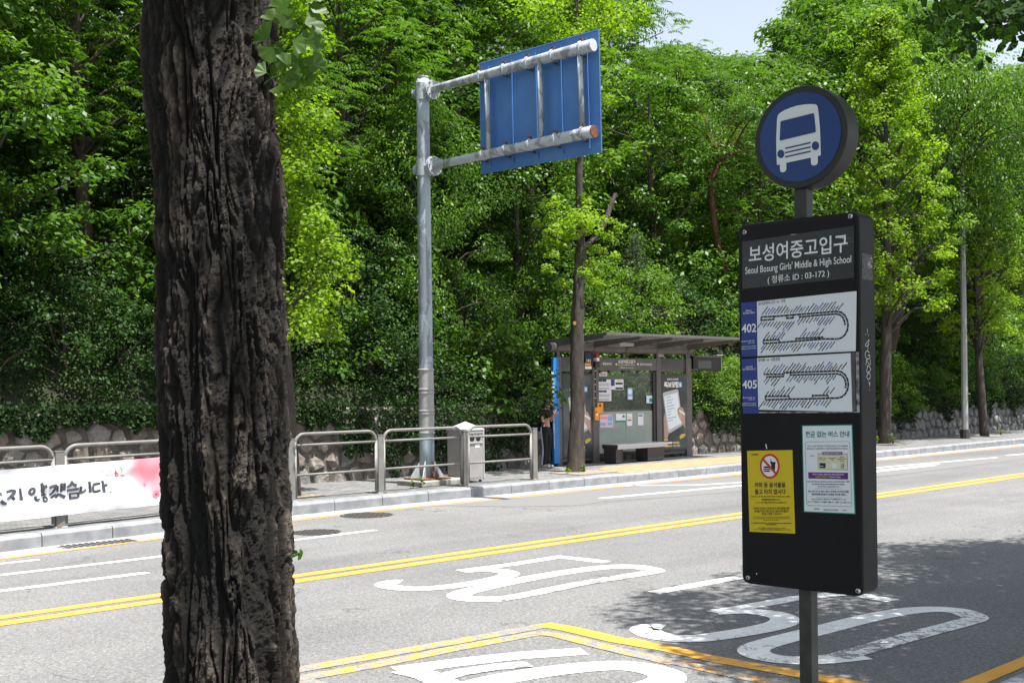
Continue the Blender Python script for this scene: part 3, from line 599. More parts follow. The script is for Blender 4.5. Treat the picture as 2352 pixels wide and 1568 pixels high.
forest(22.5, 2, 20, 3.4, ['broad', 'drooping', 'locust', 'dark'], .75, .95, 'front')
forest(22.8, 20.5, 62, 4.0, ['broad', 'broad2', 'broad', 'dark'], .72, .95, 'front')
forest(26.5, 3, 75, 4.2, ['broad', 'locust', 'broad2', 'broad'], .9, 1.15, 'second')
forest(31.5, 5, 24, 4.6, ['broad', 'locust', 'broad2'], 1.15, 1.35, 'third')
forest(31.5, 25, 95, 4.8, ['broad', 'broad2', 'dark'], 1.05, 1.2, 'third')
forest(38, 10, 34, 5.5, ['broad', 'broad2', 'drooping'], 1.2, 1.4, 'fourth')
forest(38, 36, 110, 5.0, ['broad', 'broad2', 'drooping'], 1.15, 1.35, 'fourth')
forest(47, 40, 130, 6.0, ['broad', 'dark', 'broad2'], 1.15, 1.35, 'fifth')
make_kit('weeping', seed=15, H=9.5, R0=3.6, zlo=4.6, prof=lambda t: 1 - .5 * t, tips=150, per=150, leaf=(.15, .06), mats=(M['bark_dark'], M['leaf_mid']), trunk_r=.2, clump=(.5, .9), droop=2.0, flat=1.3, up=.4, lean=3.2)
place('weeping', hpos(37.2, 20.2) - ZV * .9, AX - pi / 2 - .15, 1.12, 'dark weeping tree whose sprays hang in front of the lamp post top', group=None)
place('weeping', hpos(43.0, 20.2) - ZV * .9, AX - pi / 2 - .3, 1.1, 'dark weeping tree with hanging sprays above the leaning tree at the right edge', group=None)
q_ = hpos(uAt(1860, 33), 33); place('grey', q_, .3, 1.25, 'pale greyish green tree rising above the bus disc')
for u_, n_, k_, s_, rz_, lb_ in ((6.9, 20.6, 'broad', .80, 1.0, 'small mid green tree whose sunlit boughs overhang the railing left of the trunk'), (12.6, 20.8, 'locust', .72, 2.0, 'small feathery-leaved tree overhanging the wall left of the sign pole'), (16.9, 20.7, 'drooping', .70, 3.0, 'small tree with drooping sprays overhanging the wall right of the sign pole'),
    (20.6, 21.4, 'broad', .70, 4.4, 'small mid green tree leaning over the left half of the shelter roof'), (31.0, 20.9, 'locust', .70, .3, 'small feathery-leaved tree overhanging the wall behind the bus sign')):
    place(k_, hpos(u_, n_) - ZV * .3, rz_, s_, lb_, group=None)
# shrubs along the top of the wall and up the bank
def shrubs(n, jn, u0, u1, du, s0, s1, dz, word):
    u = u0
    while u < u1:
        x_ = F_PX * (R(u, n).x / R(u, n).y)
        if abs(x_) > 1650: u += du; continue
        bright = (19.5 < u < 29 and fr_.random() < .85) or (u > 29 and fr_.random() < .4); k = 'shrub_fresh' if bright else 'shrub'; k = 'shrub_broad' if fr_.random() < .3 else k; q_ = hpos(u, n + fr_.uniform(-jn, jn)) - ZV * dz
        place(k, q_, fr_.uniform(0, 6.28), fr_.uniform(s0, s1), uniq({'shrub_fresh': 'bright shrub ', 'shrub': 'dark shrub ', 'shrub_broad': 'large-leaved shrub '}[k] + word, q_), 'shrub', 'shrub', ('bright' if bright else 'dark') + ' shrubs ' + word); u += du * fr_.uniform(.8, 1.2)
shrubs(20.1, .15, 3, 15, 1.15, .7, 1.05, .5, 'on the wall top')
shrubs(19.4, .15, 15.3, 18.6, 1.1, .8, 1.1, .85, 'on the wall top')
shrubs(20.15, .1, 19.2, 25.2, 1.2, .7, .95, .55, 'on the wall top')
shrubs(19.5, .2, 25.8, 60, 1.2, .75, 1.1, .75, 'on the wall top')
shrubs(23.5, 1.0, 3, 66, 2.0, 1.1, 1.7, .4, 'under the front trees')
shrubs(28.0, 1.2, 5, 75, 2.4, 1.4, 2.0, .4, 'higher up the slope')
shrubs(20.9, .3, 2.5, 60, 1.7, .95, 1.3, .4, 'halfway up the bank')
for u_, sc_, dn, lb_ in ((25.7, .85, .1, 'bright green bush spilling to the pavement just right of the shelter'), (26.8, .95, .0, 'bright green bush hanging over the wall between shelter and bus sign'), (27.9, .9, .1, 'bright green bush hanging over the wall beside the bus sign edge'), (34.6, .85, .1, 'bright green bush hanging over the wall behind the bright ginkgo'), (36.0, .8, .15, 'bright green bush hanging over the wall left of the lamp post')):
    place('shrub_fresh', R(u_, 19.25 + dn, .75), u_, sc_, lb_, 'shrub', 'shrub')
# ivy over the wall and bank
r = np.random.default_rng(33); n_ = 120000
u = r.uniform(0, 62, n_); t = r.random(n_) ** .8; hang = .10 + .62 * vnoise(u * .9, u * 0, 5) ** 1.6 + .55 * vnoise(u * 3.3, u * 0, 6) ** 2 + .25 * vnoise(u * 9, u * 0, 8) ** 2; full = np.exp(-((u - 16.6) / 1.9) ** 2) + .75 * np.exp(-((u - 27) / 1.4) ** 2) + .6 * np.exp(-((u - 34.5) / 2.0) ** 2); hang = hang * np.where(u < 9.5, .55, 1) + full * .9
face = r.random(n_) < .5; zz = np.where(face, 1.80 - hang * t * 1.15, 0); nn = np.where(face, 18.93 - r.random(n_) * (.14 + .30 * np.where(u < 19, full, .3 * full) * (1 - t * .5)), 19.0 + t * 3.4)
zz = np.where(face, zz, hz(u, np.maximum(nn, 19.3)) + r.random(n_) * .25)
C = np.stack([u * CU - nn * SU, u * SU + nn * CU, zz], 1); out = np.array([NV.x, NV.y, 0]) * -1
Nn = unit(out * np.where(face, 1.0, .55)[:, None] + np.array([0, 0, .35]) + r.normal(size=(n_, 3)) * .85); D = unit(np.array([0, 0, -1.]) + r.normal(size=(n_, 3)) * .5)
s = r.uniform(.05, .095, n_); v, tn = leaves(C, Nn, D, s, s * .8, np.clip(.35 + r.normal(size=n_) * .28, 0, 1))
o = bpy.data.objects.new('ivy', leafmesh('ivy', v, tn, M['leaf_ivy'])); COL.objects.link(o); tag(o, 'dark ivy hanging over the stone wall and covering the bank', 'ivy', kind='stuff')
# pine with a bare reddish trunk, young pine
pt = [(1712, 800), (1700, 745), (1684, 690), (1662, 620), (1645, 540), (1637, 480), (1632, 420), (1650, 375), (1660, 330)]
P = [atN(p, 21.3) for p in pt]; base = P[0].copy(); t = thing('pine_tree', base, 'pine with a bare reddish curved trunk standing in the wood left of the bus sign', 'tree')
b = MB(); b.tube(catmull([P[0] - ZV * 1.6] + P, 4), [.13 - .06 * k / 40 for k in range(41)], 10); b.build('trunk', M['bark_red'], t, smooth=True)
b = MB(); rb = np.random.default_rng(5)
tipsP = [P[-1] + Vector((rb.uniform(-1.6, 1.6), rb.uniform(-1.6, 1.6), rb.uniform(-.6, 1.6))) for _ in range(26)]
for q in tipsP[::2]: branch_to(b, P[-2], q, .05, .015, rb)
branch_to(b, P[5], P[5] + Vector((1.5, 0, -.5)), .04, .01, rb); branch_to(b, P[3], P[3] + Vector((.9, 0, .9)), .03, .01, rb)
b.build('boughs', M['bark_red'], t, smooth=True, kind='stuff')
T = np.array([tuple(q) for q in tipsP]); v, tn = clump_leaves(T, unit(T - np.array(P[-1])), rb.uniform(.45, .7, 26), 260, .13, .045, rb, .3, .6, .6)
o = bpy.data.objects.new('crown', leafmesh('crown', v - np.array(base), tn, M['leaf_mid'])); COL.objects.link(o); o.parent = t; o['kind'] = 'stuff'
place('young_pine', hpos(uAt(1465, 20.6), 20.6), 0, 1.0, 'small young pine with pale upright needles above the shelter roof')
# ------------------------------------------------------------------ bus stop sign in the foreground
BA0 = ray(1699, 900); BA0 = EYEP + BA0 * (4.0 / BA0.y); BB0 = ray(1978, 900); BB0 = EYEP + BB0 * (3.70 / BB0.y)
EB = Vector((BB0.x - BA0.x, BB0.y - BA0.y, 0)); BWID = EB.length; EB.normalize(); NB = Vector((EB.y, -EB.x, 0))
if NB.dot(EYEP - BA0) < 0: NB = -NB
def bp(C, p, off=.0): return atP(C(*p), BA0, NB) + NB * off
zt = (bp(BD, (93, 190)).z + bp(BD, (925, 60)).z) / 2; zb = (bp(BN, (125, 1430)).z + bp(BN, (1097, 1545)).z) / 2
BO = Vector((BA0.x, BA0.y, 0))
def rrect(o, e, w_, z0, z1, rad, k=5):
    P = []
    for cx, cz, a0 in ((w_ - rad, z0 + rad, -90), (w_ - rad, z1 - rad, 0), (rad, z1 - rad, 90), (rad, z0 + rad, 180)):
        for i in range(k + 1): a = radians(a0 + 90 * i / k); P.append(o + e * (cx + rad * cos(a)) + ZV * (cz + rad * sin(a)))
    return P
bc = BO + EB * (BWID / 2) - NB * .055
sign = thing('bus_stop_sign', (bc.x, bc.y, SW - .02), 'black bus stop sign board on a post with a round blue bus disc', 'bus stop sign')
b = MB(); b.prism(rrect(BO, EB, BWID, zb, zt, .028), -NB * .115); b.build('casing', M['board_side'], sign, bevel=.006)
b = MB(); b.prism(rrect(BO + EB * .007, EB, BWID - .014, zb + .007, zt - .007, .024), NB * .002); b.build('face_rim', M['board_side'], sign)
b = MB(); b.prism(rrect(BO + EB * .0125, EB, BWID - .025, zb + .0125, zt - .0125, .02), NB * .0035); face = b.build('face_panel', M['board'], sign)
for C, p in ((BD, (143, 225)), (BD, (879, 115)), (BN, (187, 1388)), (BN, (1048, 1492))):
    c = bp(C, p, .0035); b = MB(); n = 14
    for r0, z0, r1, z1 in ((.0085, 0, .0075, .004), (.0075, .004, .0035, .0062)):
        b.add([c + (EB * cos(2 * pi * k / n) + ZV * sin(2 * pi * k / n)) * q + NB * z for q, z in ((r0, z0), (r1, z1)) for k in range(n)], [(k, (k + 1) % n, n + (k + 1) % n, n + k) for k in range(n)])
    o = b.build('screw', M['screw'], sign, smooth=True); b = MB(); b.poly([c + (EB * cos(k) + ZV * sin(k)) * .0034 + NB * .006 for k in (0, 1.05, 2.1, 3.14, 4.19, 5.24)]); b.build('socket', M['black'], o)
def pw(z0, z1, name):
    b = MB(); c = bc; b.obox(Vector((c.x, c.y, (z0 + z1) / 2)), EB * .023, NB * .025, ZV * ((z1 - z0) / 2)); return b.build(name, M['post'], sign, bevel=.003)
pw(.1, zb, 'post')
# disc
dc = atP(CRC(651, 650), BA0 - NB * .01, NB); pw(zt, dc.z - .1, 'neck')
def disc(c, r_, off, d, name, mat, par, n=64, bevel=0):
    b = MB(); b.prism([c + NB * off + (EB * cos(2 * pi * k / n) + ZV * sin(2 * pi * k / n)) * r_ for k in range(n)], NB * d); return b.build(name, mat, par, bevel=bevel)
rg = disc(dc, .172, -.085, .085, 'disc_ring', M['ring'], sign, bevel=.004); df_ = disc(dc, .1500, .0, .0025, 'disc_face', M['signblue'], sign)
def dp(p, off): return atP(CRC(*p), dc, NB) + NB * off
b = MB(); b.poly([dp(p, .004) for p in [(418, 943), (412, 800), (410, 680), (415, 560), (420, 455), (428, 425), (445, 403), (500, 370), (560, 345), (620, 326), (700, 312), (760, 308), (815, 309), (836, 320), (846, 345), (858, 450), (868, 560), (873, 700), (877, 842), (845, 850), (846, 905), (841, 930), (825, 944), (800, 948), (782, 943), (774, 925), (771, 866), (516, 921), (517, 985), (510, 1005), (490, 1018), (468, 1020), (454, 1008), (450, 985), (448, 937)]]); b.build('bus_symbol', M['signwhite'], df_)
b = MB(); b.poly([dp(p, .0055) for p in [(449, 676), (457, 500), (462, 488), (475, 483), (790, 405), (802, 404), (808, 412), (826, 585), (824, 598), (815, 604), (465, 687), (452, 686)]])
for cx, cy, rx, ry in ((461, 828, 36, 44), (822, 743, 38, 46)): b.poly([dp((cx + rx * cos(a), cy + ry * sin(a)), .0055) for a in np.linspace(0, 2 * pi, 24, endpoint=False)])
for y0, y1 in ((771, 710), (816, 755), (860, 800)): b.ribbon([dp((506, y0), .0055), dp((772, y1), .0055)], .0048, NB)
b.build('bus_symbol_detail', M['signblue'], df_)
# station name plate
def quad(C, ps, off, name, mat, par=sign): b = MB(); b.poly([bp(C, p, off) for p in ps]); return b.build(name, mat, par)
def sheet(C, ps, off, name, mat, par=sign, th=.0012):
    b = MB(); b.prism([bp(C, p, off) for p in ps], NB * th); return b.build(name, mat, par)
plate = sheet(BD, [(126, 620), (903, 543), (903, 181), (125, 292)], .0035, 'name_plate', M['plate'])
def tx(par, C, off, mat, items, name='lettering', bold=0):
    b = MB(); kd = 'stuff' if 'small' in name else None
    for s_, a, c, d in items: text(b, s_, bp(C, a, off), bp(C, c, off), bp(C, d, off), bold)
    return b.build(name, mat, par, kind=kd)
tx(plate, BD, .0055, M['letter'], [('보성여중고입구', (172, 442), (860, 362), (172, 322))], bold=.012)
tx(plate, BD, .0055, M['letter'], [("Seoul Bosung Girls' Middle & High School", (147, 532), (885, 452), (147, 468)), ('( 정류소 ID : 03-172 )', (303, 592), (731, 543), (303, 532))], bold=.006)
b = MB()
for L in ([(130, 412), (200, 402), (330, 360), (420, 330)], [(560, 372), (650, 390), (735, 405)], [(155, 525), (220, 512), (400, 515), (520, 505)], [(735, 335), (800, 305), (900, 290)], [(700, 300), (760, 310), (840, 300)], [(840, 270), (895, 268)]): b.ribbon([bp(BD, p, .0052) for p in L], .0012, NB)
b.build('tape_crease', pm('glossy_tape_crease', (.12, .14, .2), rough=.2), plate)
quad(BD, [(463, 245), (508, 241), (508, 237), (463, 241)], .0052, 'scratch', M['chrome'], plate)
# route maps
def route(blue, white, num, numbox, head, headbox, sub, loops, name, labs, foot):
    m = sheet(BD, blue, .0035, name, M['mapblue']); wsheet = sheet(BD, white, .0036, 'map_sheet', M['paper'], m, .0016)
    tx(m, BD, .0055, M['letter'], [(num, *numbox)], 'route_number', .02)
    tx(m, BD, .0055, M['letter'], [sub[0], sub[1]] + foot, 'small_lettering', .01)
    tx(wsheet if False else m, BD, .0056, M['ink'], [(head, *headbox)], 'heading', .01)
    b = MB(); w_ = MB(); k = MB(); kb = MB()
    for L in loops:
        b.ribbon([bp(BD, p, .0055) for p in L], .0062, NB)
        for i in range(len(L) - 1):
            d = hypot(L[i + 1][0] - L[i][0], L[i + 1][1] - L[i][1]); m_ = max(1, int(d / 26))
            for j in range(m_):
                t_ = (j + .5) / m_; c = (L[i][0] + (L[i + 1][0] - L[i][0]) * t_, L[i][1] + (L[i + 1][1] - L[i][1]) * t_)
                w_.poly([bp(BD, (c[0] + 2.9 * cos(a), c[1] + 3.6 * sin(a)), .0062) for a in (.78, 2.36, 3.93, 5.5)])
    b.build('route_line', M['ink'], m); w_.build('stop_dots', M['paper'], m, kind='stuff')
    q = random.Random(len(labs))
    for x0, x1, ya, yb, up in labs:
        x = x0
        while x < x1:
            y = ya + (yb - ya) * (x - x0) / (x1 - x0); ln = q.uniform(24, 66) ; sx = 1 if up else -1; tgt = kb if q.random() < .22 else k; t_ = 0
            while t_ < ln:
                e = min(ln, t_ + q.uniform(4, 9)); p0 = (x + sx * t_ * .75, y - sx * t_); p1 = (x + sx * e * .75, y - sx * e); tgt.ribbon([bp(BD, p0, .0054), bp(BD, p1, .0054)], .0042 * q.uniform(.7, 1), NB); t_ = e + q.uniform(.4, 1.2)
            x += q.uniform(18, 25)
    k.build('stop_names', M['ink'], m, kind='stuff'); kb.build('blue_stop_names', M['inkblue'], m, kind='stuff'); return m
arc = lambda cx, cy, rx, ry, a0, a1, n=8: [(cx + rx * cos(radians(a0 + (a1 - a0) * i / n)), cy - ry * sin(radians(a0 + (a1 - a0) * i / n))) for i in range(n + 1)]
m1 = route([(122, 1098), (232, 1094), (228, 707), (117, 716)], [(232, 1094), (915, 1053), (921, 635), (228, 707)], '402', ((122, 926), (224, 920), (122, 866)), '장지공영차고지 ↔ 시청', ((238, 736), (425, 714), (238, 713)),
      [('진화운수', (148, 780), (192, 778), (148, 766)), ('02-406-3020', (132, 796), (211, 790), (132, 784))],
      [[(258, 815), (350, 811), (430, 805), (480, 800), (525, 797), (650, 787), (780, 776)] + arc(785, 872, 78, 97, 90, -90)[1:] + [(785, 968), (782, 960)], [(258, 815), (258, 838), (345, 832), (347, 813)], [(434, 806), (436, 824), (480, 821), (482, 803)], [(523, 800), (526, 815), (650, 804), (780, 794)] + arc(785, 872, 57, 78, 90, 0, 4)[1:], [(785, 968), (690, 968), (500, 984), (388, 993), (272, 1000)], [(272, 998), (275, 978), (380, 973), (386, 992)], [(500, 984), (500, 966), (686, 956), (690, 970)]],
      'route_map', [(262, 800, 800, 765, True), (262, 500, 850, 845, False), (530, 780, 822, 812, False), (275, 400, 972, 966, True), (530, 680, 955, 945, True), (280, 780, 1008, 985, False)],
      [('● 배차간격 평일 10분', (122, 992), (210, 984), (122, 982)), ('토요일 12분', (165, 1001), (210, 997), (165, 992)), ('● 첫차시간 04:00 (기점기준)', (122, 1030), (222, 1022), (122, 1020)), ('● 막차시간 23:00 (기점기준)', (122, 1045), (222, 1037), (122, 1035))])
m2 = route([(130, 1458), (238, 1460), (229, 1101), (120, 1108)], [(238, 1460), (892, 1475), (880, 1066), (229, 1101)], '405', ((127, 1314), (228, 1313), (127, 1255)), '염곡동 ↔ 시청광장', ((238, 1128), (390, 1119), (238, 1105)),
      [('삼성여객', (150, 1170), (196, 1168), (150, 1157)), ('02-793-8181-2', (129, 1187), (218, 1183), (129, 1173))],
      [[(275, 1214), (412, 1212), (415, 1204), (520, 1199), (650, 1195), (790, 1190)] + arc(790, 1285, 75, 94, 90, -90)[1:] + [(720, 1380)], [(292, 1232), (412, 1229), (414, 1212)], [(460, 1206), (462, 1219), (600, 1215), (790, 1211)] + arc(790, 1285, 58, 74, 90, -20, 5)[1:], [(720, 1380), (600, 1384), (460, 1386), (286, 1391)], [(286, 1389), (288, 1367), (450, 1366), (455, 1384)], [(614, 1384), (616, 1362), (720, 1360), (725, 1380)]],
      'route_map', [(275, 540, 1205, 1195, True), (545, 830, 1188, 1180, True), (300, 400, 1238, 1238, False), (460, 790, 1228, 1222, False), (290, 450, 1360, 1358, True), (690, 740, 1352, 1350, True), (280, 760, 1398, 1392, False)],
      [('● 배차간격 평일 10분', (130, 1382), (215, 1382), (130, 1372)), ('토요일 11분', (168, 1394), (212, 1394), (168, 1385)), ('● 첫차시간 04:10 (기점기준)', (128, 1422), (224, 1421), (128, 1412)), ('● 막차시간 22:40 (기점기준)', (128, 1435), (224, 1434), (128, 1425))])
tag(m1, 'upper route map sheet headed 402'); tag(m2, 'lower route map sheet headed 405')
sheet(BD, [(893, 1476), (917, 1477), (910, 1060), (880, 1066)], .0036, 'peeling_edge', pm('dull_dark_edge', (.06, .06, .06), (.12, .12, .12), 20), sign)
sheet(BD, [(925, 1479), (942, 1480), (936, 1060), (917, 1060)], .0036, 'metal_holder_edge', M['chrome'], sign, .003)
sheet(BD, [(243, 1484), (925, 1480), (925, 1474), (243, 1474)], .0036, 'metal_holder_edge', M['chrome'], sign, .003)
sheet(BD, [(122, 1100), (940, 1057), (940, 1052), (122, 1093)], .0042, 'holder_strip', M['board_side'], sign, .003)
sheet(BD, [(130, 1488), (243, 1486), (240, 1461), (130, 1459)], .0034, 'blue_strip', M['mapblue'], sign)
# yellow notice
yn = sheet(BN, [(198, 1028), (555, 1043), (533, 389), (178, 396)], .0035, 'yellow_notice', M['noteyellow'])
def el(C, cx, cy, rx, ry, off, n=36): return [bp(C, (cx + rx * cos(a), cy + ry * sin(a)), off) for a in np.linspace(0, 2 * pi, n, endpoint=False)]
b = MB(); b.poly(el(BN, 357, 516, 78, 98, .0052)); b.build('ban_ring', M['notered'], yn); b = MB(); b.poly(el(BN, 357, 516, 63, 81, .0058)); b.build('ban_field', M['letter'], yn)
b = MB(); b.poly([bp(BN, p, .0062) for p in [(359, 486), (362, 480), (404, 484), (406, 490), (401, 494), (397, 555), (375, 548), (366, 494)]]); b.ribbon([bp(BN, p, .0062) for p in [(364, 458), (372, 484)]], .0022, NB)
b.poly([bp(BN, p, .0062) for p in [(308, 528), (310, 520), (325, 515), (352, 518), (360, 526), (360, 532)]]); b.ribbon([bp(BN, p, .0062) for p in [(306, 539), (361, 541)]], .0035, NB); b.poly([bp(BN, p, .0062) for p in [(308, 548), (360, 550), (357, 560), (312, 558)]]); b.build('food_symbol', M['ink'], yn)
b = MB(); b.ribbon([bp(BN, p, .0068) for p in [(303, 458), (410, 578)]], .0078, NB); b.build('ban_bar', M['notered'], yn)
yb = [('커피 등 음식물을', (238, 684), (480, 682), (238, 643)), ('들고 타지 맙시다', (240, 736), (482, 736), (240, 695))]
tx(yn, BN, .0056, M['ink'], yb, 'headline', .02)
def ln(s_, x0, x1, y, h, k=0): return (s_, (x0, y), (x1, y + k), (x0, y - h))
tx(yn, BN, .0056, M['ink'], [ln("Let's not ride the bus with food or drinks, even coffee.", 210, 520, 760, 15), ln('请勿携带咖啡等饮料上车。', 293, 435, 785, 15), ln('コーヒーなどの飲食物の持ち込みは禁止です。', 242, 492, 808, 16), ln('시내버스 운전자는 여객안전 및 피해 예방을 위해', 227, 510, 856, 20), ln('음식물이 담긴 포장 컵 또는 불결·악취 물품의', 238, 502, 878, 20), ln('운송을 거부할 수 있습니다.', 293, 452, 898, 19),
    ln('Local bus drivers may refuse to transport customers carrying odorous food items,', 227, 512, 918, 11), ln('cups containing beverages or dirty articles for the sake of passenger safety and to', 225, 516, 931, 11), ln('prevent harm to other customers.', 312, 428, 943, 10),
    ln('为了保障乘客安全及预防危害, 驾驶员可拒绝携带异味食品或饮料的乘客', 213, 530, 965, 11, 4), ln('的乘车运送请求。', 325, 412, 977, 11, 1), ln('市内バスの運転士は、乗客の安全および被害予防のため、飲食物の', 268, 480, 1004, 11, 3), ln('入ったテイクアウト用容器または不潔・悪臭を放つ物品の運送を拒否することができます。', 225, 522, 1016, 11, 5), ln('서울특별시', 212, 268, 432, 15)], 'small_print', .012)
# white cashless notice
wn = sheet(BN, [(622, 875), (1028, 892), (1004, 189), (607, 196)], .0035, 'white_notice', M['notegreen']); tag(wn, 'white notice with a green border')
quad(BN, [(629, 868), (1020, 884), (997, 197), (614, 203)], .0050, 'notice_sheet', M['paper'], wn)
tx(wn, BN, .0056, M['notegreen'], [('현금 없는 버스 안내', (638, 291), (980, 288), (638, 243))], 'headline', .025)
b = MB(); bd = [(650, 325), (970, 323), (985, 335), (1000, 815), (988, 831), (660, 822), (646, 808), (636, 338), (650, 325)]; b.ribbon([bp(BN, p, .0056) for p in bd], .0011, NB)
for a, c, y in ((713, 922, 691), (718, 922, 761)): b.ribbon([bp(BN, (a, y), .0056), bp(BN, (c, y + 2), .0056)], .001, NB)
b.build('border_line', M['notegreen'], wn)
tx(wn, BN, .0056, M['ink'], [ln('2023. 3. 1(수)부터 현금 없는 버스를 확대 운영하오니, 하단 QR을 통해', 652, 967, 366, 15), ln('현금 없는 버스 노선을 확인하신 후 교통카드를 이용하여 주시기 바랍니다.', 648, 972, 386, 15), ln('QR코드', 672, 706, 441, 11),
    ln('Seoul will expand its cashless bus service starting Wed, Mar.1. 2023', 652, 982, 644, 16, 3), ln('Scan the QR code to check which buses are cashless,', 688, 945, 663, 16, 3), ln('and ride with a transportation card.', 732, 902, 682, 14, 2),
    ln('自2023年 3月1日 (周三) 起扩大无现金公交车运行规模,', 659, 977, 722, 19, 4), ln('请扫码查看无现金公交车路线, 刷交通卡乘车。', 686, 956, 744, 19, 4), ln('2023年 3月1日(水)から現金のないバスの運営を拡大いたします。', 687, 958, 781, 14, 3), ln('QRコードにて現金のないバスの路線をご確認のうえ、交通カードをご利用ください。', 652, 994, 801, 15, 7), ln('서울특별시', 702, 746, 856, 12), ln('서울특별시버스운송사업조합', 776, 895, 864, 13, 2), ln('티머니', 930, 962, 867, 11)], 'small_print', .01)
quad(BN, [(735, 542), (970, 547), (965, 417), (733, 416)], .0054, 'card_box', M['notepurple'], wn); quad(BN, [(737, 540), (967, 544), (962, 420), (736, 419)], .0058, 'card_box_field', M['notebeige'], wn)
quad(BN, [(770, 427), (926, 428), (926, 404), (769, 405)], .0062, 'card_box_title', M['notepurple'], wn); quad(BN, [(660, 612), (971, 620), (970, 567), (659, 563)], .0054, 'purple_banner', M['notepurple'], wn)
tx(wn, BN, .0066, M['letter'], [ln('현금결제 승객 대체수단', 778, 918, 424, 15), ln('교통카드가 없으신 분들은 미리 교통카드를 준비하여', 692, 938, 586, 14, 3)], 'reversed_lettering', .01); tx(wn, BN, .0060, M['adyellow'], [ln('요금할인, 환승할인 혜택', 715, 830, 606, 14, 1)], 'yellow_lettering', .015); tx(wn, BN, .0060, M['letter'], [ln('을 놓치지 마세요!', 833, 914, 608, 14, 1)], 'reversed_lettering', .01)
tx(wn, BN, .0062, M['ink'], [ln('교통카드 구입', 742, 797, 458, 11), ln('(주변 편의점)', 747, 792, 471, 9), ln('모바일교통카드', 816, 879, 459, 11), ln('이용', 838, 856, 472, 10), ln('배부받은', 906, 940, 450, 10), ln('요금납부안내서로', 889, 957, 465, 11), ln('계좌이체', 907, 942, 480, 10)], 'small_print', .01)
for q_, col_ in (([(748, 530), (795, 531), (795, 491), (748, 491)], 'navy'), ([(845, 532), (882, 533), (882, 494), (845, 493)], 'paper'), ([(914, 534), (940, 535), (940, 493), (914, 492)], 'chrome')): quad(BN, q_, .0062, 'payment_symbol', M[col_], wn)
quad(BN, [(752, 517), (778, 518), (778, 513), (752, 512)], .0066, 'card_stripe', M['notebeige'], wn)
# marker strokes and old sticker on the casing edge
SO = BO + EB * BWID
def sp_(p, off=.0012): return atP(BD(*p), SO, EB) + EB * off
b = MB()
for L in ([(988, 893), (991, 927)], [(978, 930), (981, 942)], [(996, 935), (999, 946)], [(1002, 972), (975, 1010), (990, 1018), (996, 1000)], [(1003, 975), (996, 1010), (992, 1055)], [(1005, 1062), (985, 1052), (974, 1078), (988, 1108), (1008, 1098), (1005, 1080), (992, 1084)], [(984, 1112), (980, 1150)], [(984, 1112), (1008, 1150), (1010, 1110)], [(992, 1152), (986, 1200), (1008, 1192), (1012, 1172), (992, 1152)], [(998, 1206), (986, 1228), (996, 1250), (1010, 1236), (1008, 1212), (998, 1206)], [(1000, 1262), (1003, 1280), (1008, 1270), (1005, 1298)], [(1003, 1320), (1004, 1325)]):
    b.ribbon([sp_(p) for p in smooth2(L, 3)], .0016, EB)
b.build('marker_scrawl', M['letter'], sign)
b = MB(); b.poly([sp_(p, .0008) for p in [(952, 552), (1028, 560), (1026, 385), (955, 370)]]); b.build('sticker_residue', pm('sticker_residue', (.03, .03, .03), (.075, .07, .066), 70, .4, .6), sign)
b = MB(); b.poly([sp_(p) for p in [(990, 410), (1020, 398), (1028, 430), (1010, 440), (1026, 470), (1000, 478), (988, 450)]]); b.build('sticker_scrap', pm('torn_sticker', (.30, .29, .28), (.08, .07, .07), 90, .45, .55), sign)
b = MB(); b.ribbon([bp(BN, (325, 342), .004), bp(BN, (332, 380), .004)], .0035, NB); b.poly(el(BN, 252, 1357, 4, 6, .004, 8)); b.build('paint_fleck', M['letter'], sign)

# ------------------------------------------------------------------ overhead direction sign on its pole
pc = R(0, 0); d = ray(981.5, 1104); nP = 17.0; pc = atN((981.5, 1104), nP); PX, PY = pc.x, pc.y
sgn = thing('overhead_sign_pole', (PX, PY, SW), 'peeling pale blue pole with two arms carrying the back of a blue sign', 'sign pole')
AD = Vector((.757, -.653, 0)).normalized(); AN = Vector((AD.y, -AD.x, 0)); AN = AN if AN.dot(EYEP - pc) > 0 else -AN
zP = lambda y: atN((980, y), nP).z
def pole_at(y): q = atP((972 + (y - 180) * .0108, y), pc, AN); return q.z
ztop = pole_at(180); zw0, zw1 = pole_at(993), pole_at(848)
lean_ = Vector((0, 0, 1))
def ptube(z0, z1, r0, r1, name, mat, seg=28, **k):
    b = MB(); b.tube([(PX, PY, z0), (PX, PY, z1)], [r0, r1], seg); return b.build(name, mat, sgn, smooth=False, **k)
b = MB(); zs = np.linspace(SW + .12, ztop, 14); b.tube([(PX, PY, z) for z in zs], list(np.linspace(.143, .122, 14)), 28); b.build('pole', M['pole_paint'], sgn, smooth=True)
b = MB(); b.tube([(PX, PY, ztop), (PX, PY, ztop + .03), (PX, PY, ztop + .035)], [.128, .128, .10], 28); b.build('pole_cap', M['arm_paint'], sgn)
ptube(zw0, zw1, .1475, .1435, 'pole_wrap', M['pole_wrap'])
for y in (849, 893.6, 902, 943, 949.5, 993.5):
    z = pole_at(y); b = MB(); b.tube([(PX, PY, z - .018), (PX, PY, z - .01), (PX, PY, z + .01), (PX, PY, z + .018)], [.146, .158, .158, .146], 40); b.build('wrap_ring', M['pole_wrap'], sgn)
b = MB(); b.obox(Vector((PX, PY, SW + .045)) + UV * .12 - NV * .05, UV * .62, NV * .36, ZV * .055); b.build('plinth', M['concrete'], sgn, bevel=.02)
b = MB(); b.obox((PX, PY, SW + .115), UV * .34, NV * .30, ZV * .015); b.build('base_plate', M['rust'], sgn)
